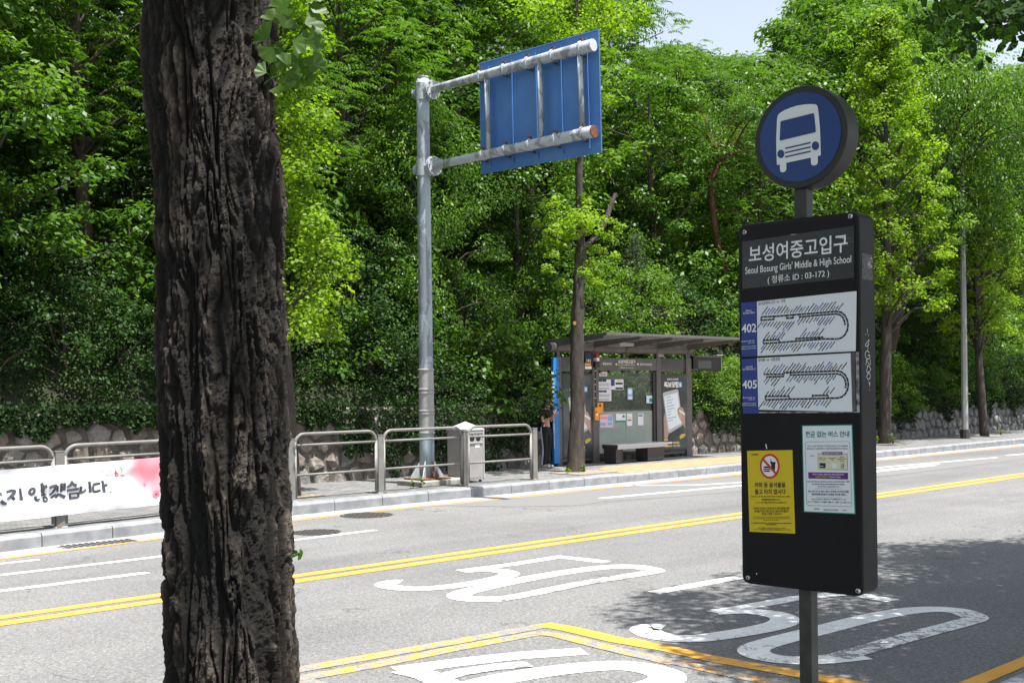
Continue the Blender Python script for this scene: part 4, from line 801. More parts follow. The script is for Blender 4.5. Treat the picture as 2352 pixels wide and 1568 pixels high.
for k in range(6):
    a = radians(20 + 60 * k); dd = Vector((cos(a), sin(a), 0)); q = Vector((PX, PY, SW + .13)); pd = Vector((-sin(a), cos(a), 0)) * .008
    b = MB(); b.prism([q + dd * .10 - pd, q + dd * .34 - pd, q + dd * .33 + ZV * .03 - pd, q + dd * .13 + ZV * .34 - pd, q + dd * .10 + ZV * .36 - pd], pd * 2); b.build('gusset', M['gusset'], sgn)
# arms in the plane of the pole
def ap(x, y, off=0.0): return atP((x, y), pc, AN) + AN * off
def arm(pa, pb, zname, tipmat):
    a, c = ap(*pa), ap(*pb); b = MB(); m = 8; b.tube([a.lerp(c, k / m) for k in range(m + 1)], [.072 + .03 * k / m for k in range(m + 1)], 20); o = b.build('arm', M['arm_paint'], sgn, smooth=True)
    dr = (c - a).normalized(); b = MB(); b.tube([c, c + dr * .02], [.104, .104], 20); b.build('arm_cap', tipmat, sgn)
    fl_ = ap(pa[0] + 1, pa[1]); b = MB(); b.tube([fl_ - dr * .02, fl_ + dr * .012], [.185, .185], 28); b.build('flange', M['arm_paint'], sgn)
    b = MB(); b.tube([fl_ - dr * .055, fl_ - dr * .03], [.185, .185], 28); b.build('flange', M['arm_paint'], sgn)
    b = MB(); b.tube([Vector((PX, PY, fl_.z)), fl_ - dr * .04], [.10, .09], 16); b.build('arm_socket', M['arm_paint'], sgn)
    for s_ in (-1, 1):
        b = MB(); b.prism([fl_ + dr * .012 + ZV * .012 * s_, fl_ + dr * .25 + ZV * .07 * s_, fl_ + dr * .012 + ZV * .17 * s_], AN * .012); b.build('arm_fin', M['arm_paint'], sgn)
    for k in range(8):
        t_ = 2 * pi * k / 8; b = MB(); c_ = fl_ + (AN * cos(t_) + ZV * sin(t_)) * .15; b.tube([c_ - dr * .07, c_ + dr * .035], [.014, .014], 6); b.build('bolt', M['rust'], sgn)
    b = MB(); b.tube([Vector((PX, PY, fl_.z - .16)), Vector((PX, PY, fl_.z + .16))], [.137, .136], 28); b.build('collar', M['arm_paint'], sgn)
    b = MB(); q = Vector((PX, PY, fl_.z - .02)) - AD * .10 + AN * .02; b.tube([q, q - AD * .09], [.10, .10], 18); b.build('rear_boss', M['pole_paint'], sgn)
    return a, c
arm((993, 206), (1361, 104), 'a', pm('weathered_white_cap', (.5, .53, .55), (.4, .42, .43), 10)); arm((997, 381), (1363, 302), 'b', M['rust'])
def arm_y(x, which): return 206 + (x - 993) * (104 - 206) / 368 if which == 0 else 381 + (x - 997) * (302 - 381) / 366
for x0, x1 in ((1117, 1123), (1239, 1244), (1331, 1338)):
    b = MB(); b.tube([ap(x0, arm_y(x0, 0)), ap(x1, arm_y(x1, 1))], [.045, .045], 14); b.build('strut', M['arm_paint'], sgn, smooth=True)
PO = pc - AN * .17
def pp(X, Y, off=0): return atP(SG(X, Y), PO, AN) + AN * off
b = MB(); b.prism([pp(732, 1334), pp(1808, 1137), pp(1783, 42), pp(715, 349)], -AN * .012); b.build('sign_panel', M['bluesteel'], sgn)
for a, c in (((715, 349), (1783, 42)), ((732, 1334), (1808, 1137)), ((715, 349), (732, 1334)), ((1783, 42), (1808, 1137))):
    p, q = pp(*a), pp(*c); b = MB(); b.tube([p + AN * .004, q + AN * .004], [.013, .013], 4); b.build('panel_edge', M['bluesteel'], sgn)
for xa, ya, xb, yb_ in ((797, 375, 818, 1285), (1003, 315, 1022, 1243), (1217, 252, 1242, 1198), (1441, 190, 1467, 1153), (1676, 120, 1705, 1110)):
    p, q = pp(xa, ya, .02), pp(xb, yb_, .02); b = MB(); dr = (q - p).normalized(); c = (p + q) / 2; b.obox(c, AD * .018, AN * .02, dr * ((q - p).length / 2)); b.build('rib', M['bluesteel'], sgn)
for which, ys in ((0, ((712, 430), (925, 372), (1138, 310), (1363, 250), (1615, 185))), (1, ((735, 1140), (940, 1095), (1158, 1052), (1390, 1000), (1630, 955)))):
    for X, Y in ys:
        x = SG(X + 12, Y)[0]; c = ap(x, arm_y(x, which)); rd_ = .085 + .03 * (x - 993) / 368
        b = MB(); b.tube([c - AD * .02, c + AD * .02], [rd_ + .012, rd_ + .012], 20); b.build('clamp_band', M['arm_paint'], sgn)
        b = MB(); b.obox(c + ZV * (rd_ + .02) + AN * .02, AD * .035, AN * .02, ZV * .022); b.build('clamp_bolt', M['rust'], sgn)
        b = MB(); b.obox(c - ZV * (rd_ + .01) - AN * .06, AD * .012, AN * .10, ZV * .012); b.build('clamp_bracket', M['shelter_dark'], sgn)

# ------------------------------------------------------------------ pavement railings
def rail_run(us, gaps, label):
    t = thing('railing', R(us[0], kN(us[0]) + .46, SW), label, 'railing'); nf = lambda u: kN(u) + .46
    for u in us:
        n = nf(u); b = MB(); c = R(u, n, SW + .51); b.obox(c, UV * .062, NV * .045, ZV * .51); b.build('post', M['rail'], t, bevel=.012)
        b = MB(); b.obox(R(u, n, SW + 1.026), UV * .066, NV * .049, ZV * .006); b.build('post_cap', M['rail'], t)
        b = MB(); b.obox(R(u, n, SW + .008), UV * .085, NV * .07, ZV * .008); b.build('foot_plate', M['gusset'], t)
    for u0, u1 in gaps:
        a, c = u0 + .085, u1 - .085; z1 = SW + 1.10; rd_ = .17; P = [R(a, nf(u0), SW + .95)]
        for k in range(7): q = pi / 2 * k / 6; P.append(R(a + rd_ * (1 - cos(q)), nf(u0 + (u1 - u0) * .05), z1 - rd_ + rd_ * sin(q)))
        for k in range(1, 4): P.append(R(a + (c - a) * k / 4, nf(u0 + (u1 - u0) * k / 4), z1))
        for k in range(7): q = pi / 2 * (1 - k / 6); P.append(R(c - rd_ * (1 - cos(q)), nf(u1), z1 - rd_ + rd_ * sin(q)))
        P.append(R(c, nf(u1), SW + .95)); b = MB(); b.tube([P[0] - ZV * .9] + P + [P[-1] - ZV * .9], [.027] * (len(P) + 2), 12); b.build('top_rail', M['rail'], t, smooth=True)
        for z in (.915, .42): b = MB(); b.tube([R(a, nf(u0), SW + z), R(c, nf(u1), SW + z)], [.021, .021], 10); b.build('rail', M['rail'], t, smooth=True)
    return t
ul = [3.2, 4.35, 6.15, 8.13]; rail_run(ul, list(zip(ul, ul[1:])), 'grey tubular railing along the kerb behind the white banner, left of the big trunk')
ur = [10.24, uAt(872, 16.18), uAt(1067, 16.18), uAt(1226, 16.18)]; rail_run(ur, list(zip(ur, ur[1:])), 'grey tubular three-bay railing along the kerb in front of the sign pole and bin')

# ------------------------------------------------------------------ banner
bn_n = lambda u: kN(u) + .38
def bpt(p, off=0.0):
    """point of the photo on the curved banner cloth"""
    u = uAt(p[0], 15.4)
    for _ in range(4): u = uAt(p[0], bn_n(u))
    q = atN(p, bn_n(u)); wv_ = .014 * sin(u * 4.1 + q.z * 9) + .010 * sin(u * 2.2 - q.z * 15) + .005 * sin(u * 13 - q.z * 17); return q - NV * (wv_ + off)
NXB, NYB = 60, 10; V = []
tl, tr_, bl, br = (-70, 291.5 + 0), (656, 219), (-70, 497), (662, 396)
def bq(s_, t_):
    x = -95 + (384 + 95) * s_; yt = (1600 + .57377 * (486 - .0802 * ((x * 1.7415) / .57377))) / 1.7415; yb_ = (1600 + .57377 * (845 - .1087 * ((x * 1.7415) / .57377))) / 1.7415
    return bpt((x + 6 * t_, yt + (yb_ - yt) * t_))
for i in range(NXB + 1):
    for j in range(NYB + 1): V.append(tuple(bq(i / NXB, j / NYB)))
Fb = [(i * (NYB + 1) + j, i * (NYB + 1) + j + 1, (i + 1) * (NYB + 1) + j + 1, (i + 1) * (NYB + 1) + j) for i in range(NXB) for j in range(NYB)]
def M_banner(c0, c1):
    n = NT('printed_banner_cloth'); n.set(.75, 0, .2)
    vd = n.N('ShaderNodeVectorMath', operation='DISTANCE'); geo = n.N('ShaderNodeNewGeometry').outputs['Position']; n.L(geo, vd.inputs[0]); vd.inputs[1].default_value = c0
    nz = n.noise(2.5, 4); dd = n.math('ADD', vd.outputs['Value'], n.math('MULTIPLY', nz, .35))
    c = n.mix(n.ramp(dd, [(.40, .9), (.55, .6), (.68, 0.)]), (.70, .72, .75), (.72, .20, .26))
    n.col(c); return n.m
bt = thing('banner', bq(.6, 1), 'white cloth banner with brush lettering and a red blossom tied along the left railing', 'banner')
mk('cloth', V, Fb, M_banner(tuple(bpt(BA(1090, 440))), None), bt, smooth=True)
def bstroke(mb, pts, wds):
    P = smooth2(pts, 4); W = np.interp(np.linspace(0, 1, len(P)), np.linspace(0, 1, len(wds)), wds); W = [w_ * .0046 for w_ in W]
    Q = [bpt(BA(*p), .004) for p in P]; mb.ribbon(Q, W, -NV)
b = MB()
for pts, wd in [([(0, 700), (20, 715), (45, 722)], [10, 11, 6]), ([(2, 640), (4, 665)], [5, 6]),
    ([(42, 640), (75, 630), (100, 636), (75, 668), (45, 688)], [7, 9, 10, 9, 4]), ([(72, 665), (88, 680), (100, 694)], [5, 9, 10]), ([(140, 612), (142, 650), (146, 697)], [7, 9, 14]),
    ([(232, 612), (212, 625), (206, 645), (220, 655), (238, 640), (240, 622), (230, 610)], [7, 8, 9, 8, 8, 7, 6]), ([(288, 576), (296, 610), (295, 640), (290, 650)], [8, 12, 12, 8]), ([(298, 612), (326, 596)], [10, 9]),
    ([(248, 668), (250, 690), (266, 696), (280, 686)], [8, 9, 8, 4]), ([(290, 662), (322, 656)], [6, 6]), ([(318, 670), (304, 682), (308, 702), (324, 704), (330, 688), (316, 674)], [6, 8, 9, 9, 8, 6]), ([(305, 640), (305, 655)], [6, 6]),
    ([(342, 608), (385, 598), (375, 630), (348, 660)], [8, 10, 10, 6]), ([(400, 596), (402, 640)], [6, 7]), ([(385, 622), (400, 622)], [6, 5]), ([(425, 578), (428, 640)], [8, 8]), ([(446, 576), (448, 628)], [8, 9]), ([(436, 606), (446, 606)], [5, 5]),
    ([(395, 652), (375, 668), (358, 684)], [10, 8, 5]), ([(412, 648), (400, 668), (390, 682)], [8, 7, 5]), ([(412, 655), (438, 668), (456, 676)], [8, 10, 10]),
    ([(500, 562), (488, 590), (465, 606)], [9, 9, 6]), ([(500, 580), (516, 590), (530, 596)], [8, 9, 10]), ([(466, 630), (510, 622), (550, 616)], [8, 8, 8]), ([(488, 648), (490, 684)], [6, 8]), ([(545, 640), (546, 676)], [8, 10]), ([(490, 652), (545, 646)], [5, 5]), ([(484, 684), (548, 676)], [7, 7]),
    ([(562, 600), (562, 640), (598, 622)], [8, 9, 8]), ([(618, 566), (624, 605), (628, 645)], [8, 11, 10]), ([(645, 588), (668, 584), (700, 580)], [7, 8, 8]), ([(650, 590), (652, 636), (700, 626)], [8, 9, 8]), ([(712, 560), (718, 600), (722, 642)], [9, 12, 12]), ([(722, 596), (750, 588)], [9, 8]), ([(763, 640), (768, 645)], [13, 13])]: bstroke(b, pts, wd)
b.build('brush_lettering', M['brush'], bt)
def btext(s_, a, c, d, mat, bold=.01): b = MB(); text(b, s_, bpt(BA(*a), .004), bpt(BA(*c), .004), bpt(BA(*d), .004), bold); b.build('small_lettering', mat, bt)
btext('새로운 변화', (692, 510), (786, 504), (692, 492), M['softblue']); btext('행복한', (735, 534), (788, 530), (735, 514), M['pink']); btext('용산', (797, 530), (873, 526), (797, 484), M['notered'], .03)
for cx, cy, r_ in ((1010, 587, 9), (1090, 655, 19)):
    b = MB()
    for k in range(5):
        a = 2 * pi * k / 5 + .3; c = (cx + r_ * .8 * cos(a), cy + r_ * .9 * sin(a)); b.poly([bpt(BA(c[0] + r_ * .62 * cos(t_), c[1] + r_ * .7 * sin(t_)), .0035 + .0004 * k) for t_ in np.linspace(0, 2 * pi, 10, endpoint=False)])
    b.build('blossom', M['pink'], bt); b = MB(); b.poly([bpt(BA(cx + r_ * .35 * cos(t_), cy + r_ * .4 * sin(t_)), .0062) for t_ in np.linspace(0, 2 * pi, 8, endpoint=False)]); b.build('blossom_centre', M['notered'], bt)
for x, dx, col_ in ((838, 462, 'softblue'), (828, 472, 'softpink'), (846, 474, 'adyellow')): b = MB(); b.ribbon([bpt(BA(x, dx), .0045), bpt(BA(x + 3, dx + 12), .0045)], .02, -NV); b.build('emblem_petal', M[col_], bt)

# ------------------------------------------------------------------ litter bin
nb = 16.62; ub0, ub1 = uAt(PB(1195, 500)[0], nb), uAt(PB(1500, 500)[0], nb); nb1 = nb + .55
while atN((PB(848, 500)[0], 1000), nb1).dot(UV) < ub0 and nb1 < 18: nb1 += .02
bz0, bz1 = SW + .05, atN(PB(1350, 90), nb).z
bint = thing('litter_bin', R((ub0 + ub1) / 2, (nb + nb1) / 2, SW), 'grey steel litter bin with a pyramid lid and two round holes behind the railing', 'litter bin')
b = MB(); b.rbox(ub0, ub1, nb, nb1, bz0, bz1); b.build('body', M['bin'], bint, bevel=.012)
b = MB(); q = [R(ub0 - .012, nb - .012, bz1), R(ub1 + .012, nb - .012, bz1), R(ub1 + .012, nb1 + .012, bz1), R(ub0 - .012, nb1 + .012, bz1)]; q2 = [p + ZV * .02 for p in q]; ap_ = R((ub0 + ub1) / 2, (nb + nb1) / 2, bz1 + .17)
b.add(q + q2 + [ap_], [(0, 1, 2, 3)[::-1]] + [(i, (i + 1) % 4, 4 + (i + 1) % 4, 4 + i) for i in range(4)] + [(4 + i, 4 + (i + 1) % 4, 8) for i in range(4)]); b.build('lid', M['bin_edge'], bint)
um = (ub0 + ub1) / 2; wb = (ub1 - ub0)
b = MB(); b.rbox(ub0 + wb * .06, ub1 - wb * .08, nb - .006, nb, bz1 - .24, bz1 - .05); pnl = b.build('opening_panel', M['bin'], bint)
b = MB(); b.rbox(ub0 + wb * .06, ub1 - wb * .08, nb - .02, nb - .0065, bz1 - .052, bz1 - .038); b.rbox(ub0 + wb * .06, ub1 - wb * .08, nb - .02, nb - .0065, bz1 - .25, bz1 - .236); b.build('panel_trim', M['bin_edge'], bint)
for uc in (ub0 + wb * .30, ub0 + wb * .66):
    b = MB(); b.poly([R(uc + .062 * cos(a), nb - .008, bz1 - .155 + .062 * sin(a)) for a in np.linspace(0, 2 * pi, 20, endpoint=False)]); b.build('hole', M['black'], pnl)
for e in (ub0, ub1 - .016): b = MB(); b.rbox(e - .003, e + .019, nb - .012, nb - .0002, bz0 + .02, bz1 - .003); b.build('corner_trim', M['bin_edge'], bint)
b = MB(); b.poly([R(ub0 + wb * .48, nb - .003, bz1 - .345), R(ub0 + wb * .74, nb - .003, bz1 - .335), R(ub0 + wb * .74, nb - .003, bz1 - .265), R(ub0 + wb * .48, nb - .003, bz1 - .275)]); b.build('paper_label', M['paper'], bint)
b = MB(); b.rbox(ub0, ub1, nb - .002, nb - .0005, bz0, bz0 + .05); b.build('grime_band', pm('grime_stain', (.18, .17, .165), (.30, .29, .285), 15, .4, .6), bint)
for uu_, nn_ in ((ub0 + .06, nb + .05), (ub1 - .06, nb + .05), (ub0 + .06, nb1 - .05), (ub1 - .06, nb1 - .05)): b = MB(); b.rbox(uu_ - .02, uu_ + .02, nn_ - .02, nn_ + .02, SW, bz0); b.build('foot', M['shelter_dark'], bint)
b = MB(); b.ribbon([R(ub0 - .003, nb + .17, bz0 + .10), R(ub0 - .003, nb + .12, bz0 + .16), R(ub0 - .003, nb + .07, bz0 + .10)], .018, -UV); b.build('leaf_emblem', M['notegreen'], bint)
b = MB(); b.ribbon([R(ub0 - .003, nb + .20, bz0 + .07), R(ub0 - .003, nb + .05, bz0 + .075)], .025, -UV); b.build('blue_emblem', M['mapblue'], bint)
# ------------------------------------------------------------------ bus shelter across the road
NS = 18.7
def su(X): return uAt(SH(X, 800)[0], NS)
def sz(X, Y): return atN(SH(X, Y), NS).z
sh = thing('bus_shelter', R(21.7, NS, SW), 'brown grey steel bus shelter with glass back, two poster cases and a flat roof', 'bus shelter')
H_BEAM = 2.96; Z_H0, Z_H1 = 2.40, 2.75
uu1, uu1b, uu2, uu2b, uu3, uu3b, uu4, uu4b = su(300), su(345), su(643), su(705), su(1262), su(1308), su(1548), su(1603)
for a, c, nm in ((uu1, uu1b, 'end_post'), (uu2, uu2b, 'post'), (uu3, uu3b, 'post'), (uu4, uu4b, 'end_post')):
    b = MB(); b.rbox(a, c, NS - .05, NS + .07, SW, Z_H1 + .02); b.build(nm, M['shelter'], sh, bevel=.012)
    b = MB(); b.rbox(a + .03, c - .03, NS - .03, NS + .05, Z_H1 + .02, H_BEAM - .05); b.build('stub', M['shelter'], sh)
ustub = su(960); b = MB(); b.rbox(ustub - .05, ustub + .05, NS - .03, NS + .05, Z_H1, H_BEAM); b.build('stub', M['shelter'], sh)
b = MB(); b.tube([R(su(235), NS, H_BEAM + .01), R(su(1600), NS, H_BEAM + .01)], [.115, .115], 24); b.build('roof_beam', M['shelter'], sh, smooth=False)
for X in (300, 655, 960, 1265, 1560):
    b = MB(); u_ = su(X); b.tube([R(u_ - .03, NS, H_BEAM + .01), R(u_ + .03, NS, H_BEAM + .01)], [.127, .127], 24); b.build('beam_band', M['shelter'], sh)
    nf_, zf_ = 17.15, 3.17; P = [R(u_ - .03, NS - .08, H_BEAM + .02), R(u_ - .03, nf_, zf_ - .05), R(u_ - .03, nf_, zf_ + .02), R(u_ - .03, NS - .08, H_BEAM + .19)]; b = MB(); b.prism(P, UV * .06); b.build('rafter', M['shelter'], sh, bevel=.006)
    P = [R(u_ - .03, NS + .08, H_BEAM + .04), R(u_ - .03, 18.95, 3.05), R(u_ - .03, 18.95, 3.09), R(u_ - .03, NS + .08, H_BEAM + .16)]; b = MB(); b.prism(P, UV * .06); b.build('rafter', M['shelter'], sh)
ur0, ur1 = 19.12, 24.5; nr0, nr1 = 17.05, 18.98
def zr(n): return 3.21 + (n - nr0) * -.052
for k in range(5):        # five roof bays
    a, c = ur0 + (ur1 - ur0) * k / 5, ur0 + (ur1 - ur0) * (k + 1) / 5; b = MB()
    P = [R(a + .012, nr0, zr(nr0)), R(c - .012, nr0, zr(nr0)), R(c - .012, nr1, zr(nr1)), R(a + .012, nr1, zr(nr1))]; b.prism(P, ZV * .028); b.build('roof_panel', M['roof'], sh)
b = MB(); b.prism([R(ur0, nr0 - .02, zr(nr0) - .02), R(ur1, nr0 - .02, zr(nr0) - .02), R(ur1, nr0, zr(nr0) - .02), R(ur0, nr0, zr(nr0) - .02)], ZV * .06); b.build('roof_edge', M['shelter'], sh)
for u_ in (ur0 - .01, ur1 + .005): b = MB(); b.prism([R(u_, nr0, zr(nr0) - .03), R(u_, nr1, zr(nr1) - .03), R(u_, nr1, zr(nr1) + .035), R(u_, nr0, zr(nr0) + .035)], UV * .02); b.build('roof_edge', M['shelter'], sh)
for k in range(1, 5): u_ = ur0 + (ur1 - ur0) * k / 5; b = MB(); b.prism([R(u_ - .011, nr0, zr(nr0) + .002), R(u_ + .011, nr0, zr(nr0) + .002), R(u_ + .011, nr1, zr(nr1) + .002), R(u_ - .011, nr1, zr(nr1) + .002)], ZV * .034); b.build('roof_seam', M['shelter'], sh)
# louvred side headers and name header
for a, c in ((uu1b, uu2), (uu3b, uu4)):
    b = MB(); b.rbox(a, c, NS + .0, NS + .05, Z_H0, Z_H1); hd = b.build('side_header', M['shelter'], sh)
    for k in range(6): z = Z_H0 + .09 + k * .046; b = MB(); b.rbox(a + .03, c - .03, NS - .022, NS - .0005, z, z + .022); b.build('slat', M['shelter'], hd)
b = MB(); b.rbox(uu2b + .002, uu3 - .002, NS - .045, NS + .05, Z_H0 + .03, Z_H1 - .01); b.build('name_header', M['shelter'], sh, bevel=.004)
def sp(X, Y, off=.05): return atN(SH(X, Y), NS - off)
def stx(s_, a, c, d, mat, off=.048, bold=.01, par=sh, nm='header_lettering'):
    b = MB(); text(b, s_, sp(*a, off), sp(*c, off), sp(*d, off), bold); return b.build(nm, mat, par)
stx('보성여중고입구', (900, 372), (1064, 374), (900, 332), M['letter'], bold=.02); stx('Bosung Girls Middle&High School Entrance', (898, 392), (1066, 393), (898, 379), M['letter']); stx('( 정류소 ID : 03-171 )', (912, 420), (1054, 422), (912, 402), M['letter'])
stx('후암약수터', (750, 387), (834, 388), (750, 360), M['letter'], bold=.02); stx('용암초등학교·이태원2동주민센터', (1108, 389), (1226, 392), (1108, 366), M['letter'])
for X in (868, 1076): b = MB(); b.poly([sp(X, 376, .048), sp(X + 20, 388, .048), sp(X + 20, 364, .048)]); b.build('arrow', M['letter'], sh)
# poster cases
def case(X0, X1, Y0, Y1, shift):
    a, c = su(X0), su(X1); z0, z1 = .34, 2.36
    b = MB(); b.rbox(a, c, NS - .045, NS + .10, z0, z1); cs = b.build('poster_case', M['shelter_dark'], sh, bevel=.006)
    b = MB(); b.rbox(a + .045, c - .035, NS - .050, NS - .0455, z0 + .06, z1 - .05); b.build('poster', M['adback'], cs)
    def q(pts, name, mat, off=.0535):
        b = MB(); b.poly([sp(x + shift[0], y + shift[1], off) for x, y in pts]); b.build(name, mat, cs)
    q([(1345, 1090), (1338, 900), (1352, 830), (1372, 850), (1385, 1060), (1372, 1090)], 'printed_hand', M['adskin'])
    q([(1328, 660), (1340, 648), (1465, 616), (1478, 624), (1522, 950), (1515, 968), (1395, 1043), (1380, 1036)], 'printed_tablet', M['adpad'], .0545)
    q([(1340, 688), (1470, 648), (1512, 945), (1388, 1010)], 'printed_page', M['adscreen'], .0555)
    q([(1468, 812), (1490, 785), (1520, 795), (1544, 850), (1546, 1000), (1520, 950), (1494, 905), (1475, 860)], 'printed_hand', M['adskin'], .0565)
    b = MB(); b.ribbon([sp(1488 + shift[0], 822 + shift[1], .0575), sp(1542 + shift[0], 860 + shift[1], .0575)], .05, -NV); b.build('printed_pen', M['letter'], cs)
    b = MB(); rq = random.Random(3)
    for k in range(9): y = 690 + k * 28; x0 = 1362 + k * 2.5; b.ribbon([sp(x0 + shift[0], y + 12 + shift[1], .0562), sp(x0 + rq.uniform(30, 92) + shift[0], y - 4 + shift[1], .0562)], .012, -NV)
    b.build('printed_writing', M['inkblue'], cs, kind='stuff')
    stx('전과목 내신공부', (1370 + shift[0], 534 + shift[1]), (1480 + shift[0], 532 + shift[1]), (1370 + shift[0], 512 + shift[1]), M['letter'], .0545, .02, cs, 'poster_lettering'); stx('족보닷컴', (1342 + shift[0], 604 + shift[1]), (1480 + shift[0], 600 + shift[1]), (1342 + shift[0], 546 + shift[1]), M['letter'], .0545, .05, cs, 'poster_lettering')
    q([(1484, 600), (1514, 598), (1513, 548), (1483, 549)], 'poster_emblem', M['softblue']); q([(1490, 575), (1499, 555), (1508, 575), (1499, 594)], 'poster_emblem_mark', M['letter'], .055)
    q([(1496, 1098), (1490, 1070), (1510, 1050), (1545, 1045), (1548, 1062), (1525, 1085)], 'poster_badge', M['adyellow']); q([(1343, 1116), (1378, 1114), (1378, 1093), (1343, 1094)], 'poster_badge', M['adyellow'])
    stx('100% 제공!', (1428 + shift[0], 1172 + shift[1]), (1496 + shift[0], 1170 + shift[1]), (1428 + shift[0], 1150 + shift[1]), M['letter'], .0545, .02, cs, 'poster_lettering')
    q([(1350, 1175), (1420, 1172), (1420, 1155), (1350, 1157)], 'poster_line', M['adyellow']); q([(1350, 1145), (1420, 1142), (1420, 1124), (1350, 1126)], 'poster_line', M['letter']); q([(1426, 1142), (1490, 1140), (1490, 1122), (1426, 1124)], 'poster_line', M['adyellow'])
case(345, 643, 465, 1300, (-912, 45)); case(1302, 1560, 460, 1215, (0, 0))
b = MB(); b.rbox(uu3b, uu4, NS + .0, NS + .04, .26, .34); b.build('case_sill', M['shelter'], sh); b = MB(); b.rbox(uu1b, uu2, NS + .0, NS + .04, .26, .34); b.build('case_sill', M['shelter'], sh)
# glass bay
g0, g1, gm = uu2b + .01, uu3 - .01, su(980)
zg = lambda Y: sz(975, Y)
for a, c in ((g0, gm - .006), (gm + .006, g1)):
    b = MB(); b.rbox(a, c, NS + .03, NS + .042, zg(822), Z_H0 + .02); b.build('glass_pane', M['glass'], sh)
    b = MB(); b.rbox(a, c, NS + .03, NS + .042, .40, zg(830)); b.build('frosted_pane', M['frost'], sh)
for Y in (505, 826): b = MB(); b.rbox(g0, g1, NS + .05, NS + .10, zg(Y) - .028, zg(Y) + .028); b.build('crossbar', M['shelter'], sh)
b = MB(); b.rbox(g0, g1, NS + .02, NS + .05, .33, .38); b.build('crossbar', M['shelter_dark'], sh)
b = MB(); b.rbox(g1 - .09, g1, NS - .02, NS + .029, .38, Z_H0); b.build('inner_jamb', M['shelter_dark'], sh)
for X in (735, 825, 960, 1100, 1225): b = MB(); u_ = su(X); b.rbox(u_ - .03, u_ + .03, NS - .01, NS + .028, Z_H0 - .03, Z_H0 + .03); b.build('glass_clamp', M['shelter_dark'], sh)
def poster(pts, name, mat, bits=(), off=-.022):
    b = MB(); b.prism([sp(x, y, off) for x, y in pts], -NV * .003); o = b.build(name, mat, sh)
    for p2, m2 in bits: b = MB(); b.poly([sp(x, y, off + .005) for x, y in p2]); b.build('print', M[m2], o)
rc = lambda a, b_, c, d: [(a, d), (c, d), (c, b_), (a, b_)]
poster(rc(716, 450, 792, 492), 'posted_sheet', M['paper'], [(rc(722, 455, 786, 462), 'pink'), (rc(722, 468, 786, 484), 'chrome')])
poster(rc(698, 524, 827, 628), 'posted_route_sheet', M['paper'], [(rc(698, 524, 748, 545), 'mapblue'), (rc(750, 524, 785, 545), 'navy')]); poster(rc(702, 628, 832, 732), 'posted_route_sheet', M['paper'], [(rc(702, 628, 752, 648), 'mapblue'), (rc(754, 628, 787, 648), 'navy')])
for yb_ in (560, 665):
    b = MB(); rq = random.Random(yb_)
    for k in range(22): x = 715 + k * 4.7; b.ribbon([sp(x, yb_ + 15, -.017), sp(x + 6, yb_ + rq.uniform(-5, 8), -.017)], .007, -NV)
    for y in (22, 46): b.ribbon([sp(715, yb_ + y, -.0165), sp(812, yb_ + y, -.0165)], .012, -NV)
    for k in range(22): x = 715 + k * 4.7; b.ribbon([sp(x, yb_ + 52, -.017), sp(x - 4, yb_ + rq.uniform(56, 64), -.017)], .007, -NV)
    b.build('printed_route', M['chrome'], sh, kind='stuff')
poster(rc(828, 524, 866, 622), 'posted_sheet', M['paper'], [(rc(829, 525, 865, 585), 'mapblue')]); poster(rc(867, 522, 949, 623), 'posted_sheet', M['paper'], [(rc(875, 552, 942, 572), 'ink'), (rc(873, 600, 945, 618), 'ink'), (rc(885, 532, 930, 538), 'chrome')])
poster([(990, 718), (1037, 718), (1036, 604), (988, 604)], 'wifi_notice', M['softblue'], [([(1013 + 20 * cos(a), 640 + 26 * sin(a)) for a in np.linspace(0, 6.28, 18, endpoint=False)], 'letter'), (rc(994, 690, 1034, 715), 'paper')])
poster(rc(1171, 678, 1234, 752), 'posted_sheet', pm('pale_blue_sheet', (.55, .68, .82)), [(rc(1200, 705, 1230, 742), 'notegreen')]); poster(rc(876, 853, 970, 930), 'posted_sheet', M['paper'], [(rc(876, 918, 970, 932), 'notegreen'), (rc(940, 868, 962, 890), 'notegreen')])
poster(rc(982, 850, 1033, 970), 'posted_sheet', M['paper'], [(rc(990, 878, 1028, 905), 'notebeige'), (rc(988, 912, 1028, 922), 'notepurple')]); poster(rc(1088, 845, 1141, 965), 'posted_sheet', M['paper'], [(rc(1094, 866, 1136, 878), 'notepurple'), (rc(1094, 850, 1136, 856), 'notegreen')])
poster([(724, 990), (850, 984), (848, 880), (830, 856), (722, 862)], 'pink_blue_notice', M['softpink'], [([(823 + 25 * cos(a), 898 + 30 * sin(a)) for a in np.linspace(0, 6.28, 18, endpoint=False)], 'softblue'), (rc(730, 885, 795, 905), 'pink'), (rc(730, 940, 780, 970), 'softblue'), (rc(798, 938, 842, 965), 'softblue')])
poster(rc(700, 748, 755, 848), 'orange_bell_notice', M['orange'], [([(712, 785), (738, 785), (732, 770), (727, 757), (722, 757), (717, 770)], 'ink')], .055)
b = MB(); b.obox(sp(688, 855, .08), UV * .075, NV * .03, ZV * .155); o = b.build('call_bell_box', M['orange'], sh, bevel=.006); b = MB(); b.poly([sp(695 + 9 * cos(a), 862 + 12 * sin(a), .112) for a in np.linspace(0, 6.28, 14, endpoint=False)]); b.build('bell_button', M['letter'], o); b = MB(); b.poly([sp(688 + x_, 838 + y_, .112) for x_, y_ in ((-7, 8), (7, 8), (3, -10), (-3, -10))]); b.build('bell_symbol', M['ink'], o)
b = MB(); b.tube([sp(690, 815, .06), sp(683, 620, .06), sp(680, 400, .06)], [.008] * 3, 6); b.build('cable', M['ink'], sh)
for Y in (440, 520, 572, 640, 703): b = MB(); b.obox(sp(675, Y, .065), UV * .02, NV * .012, ZV * .008); b.build('cable_clip', M['letter'], sh)
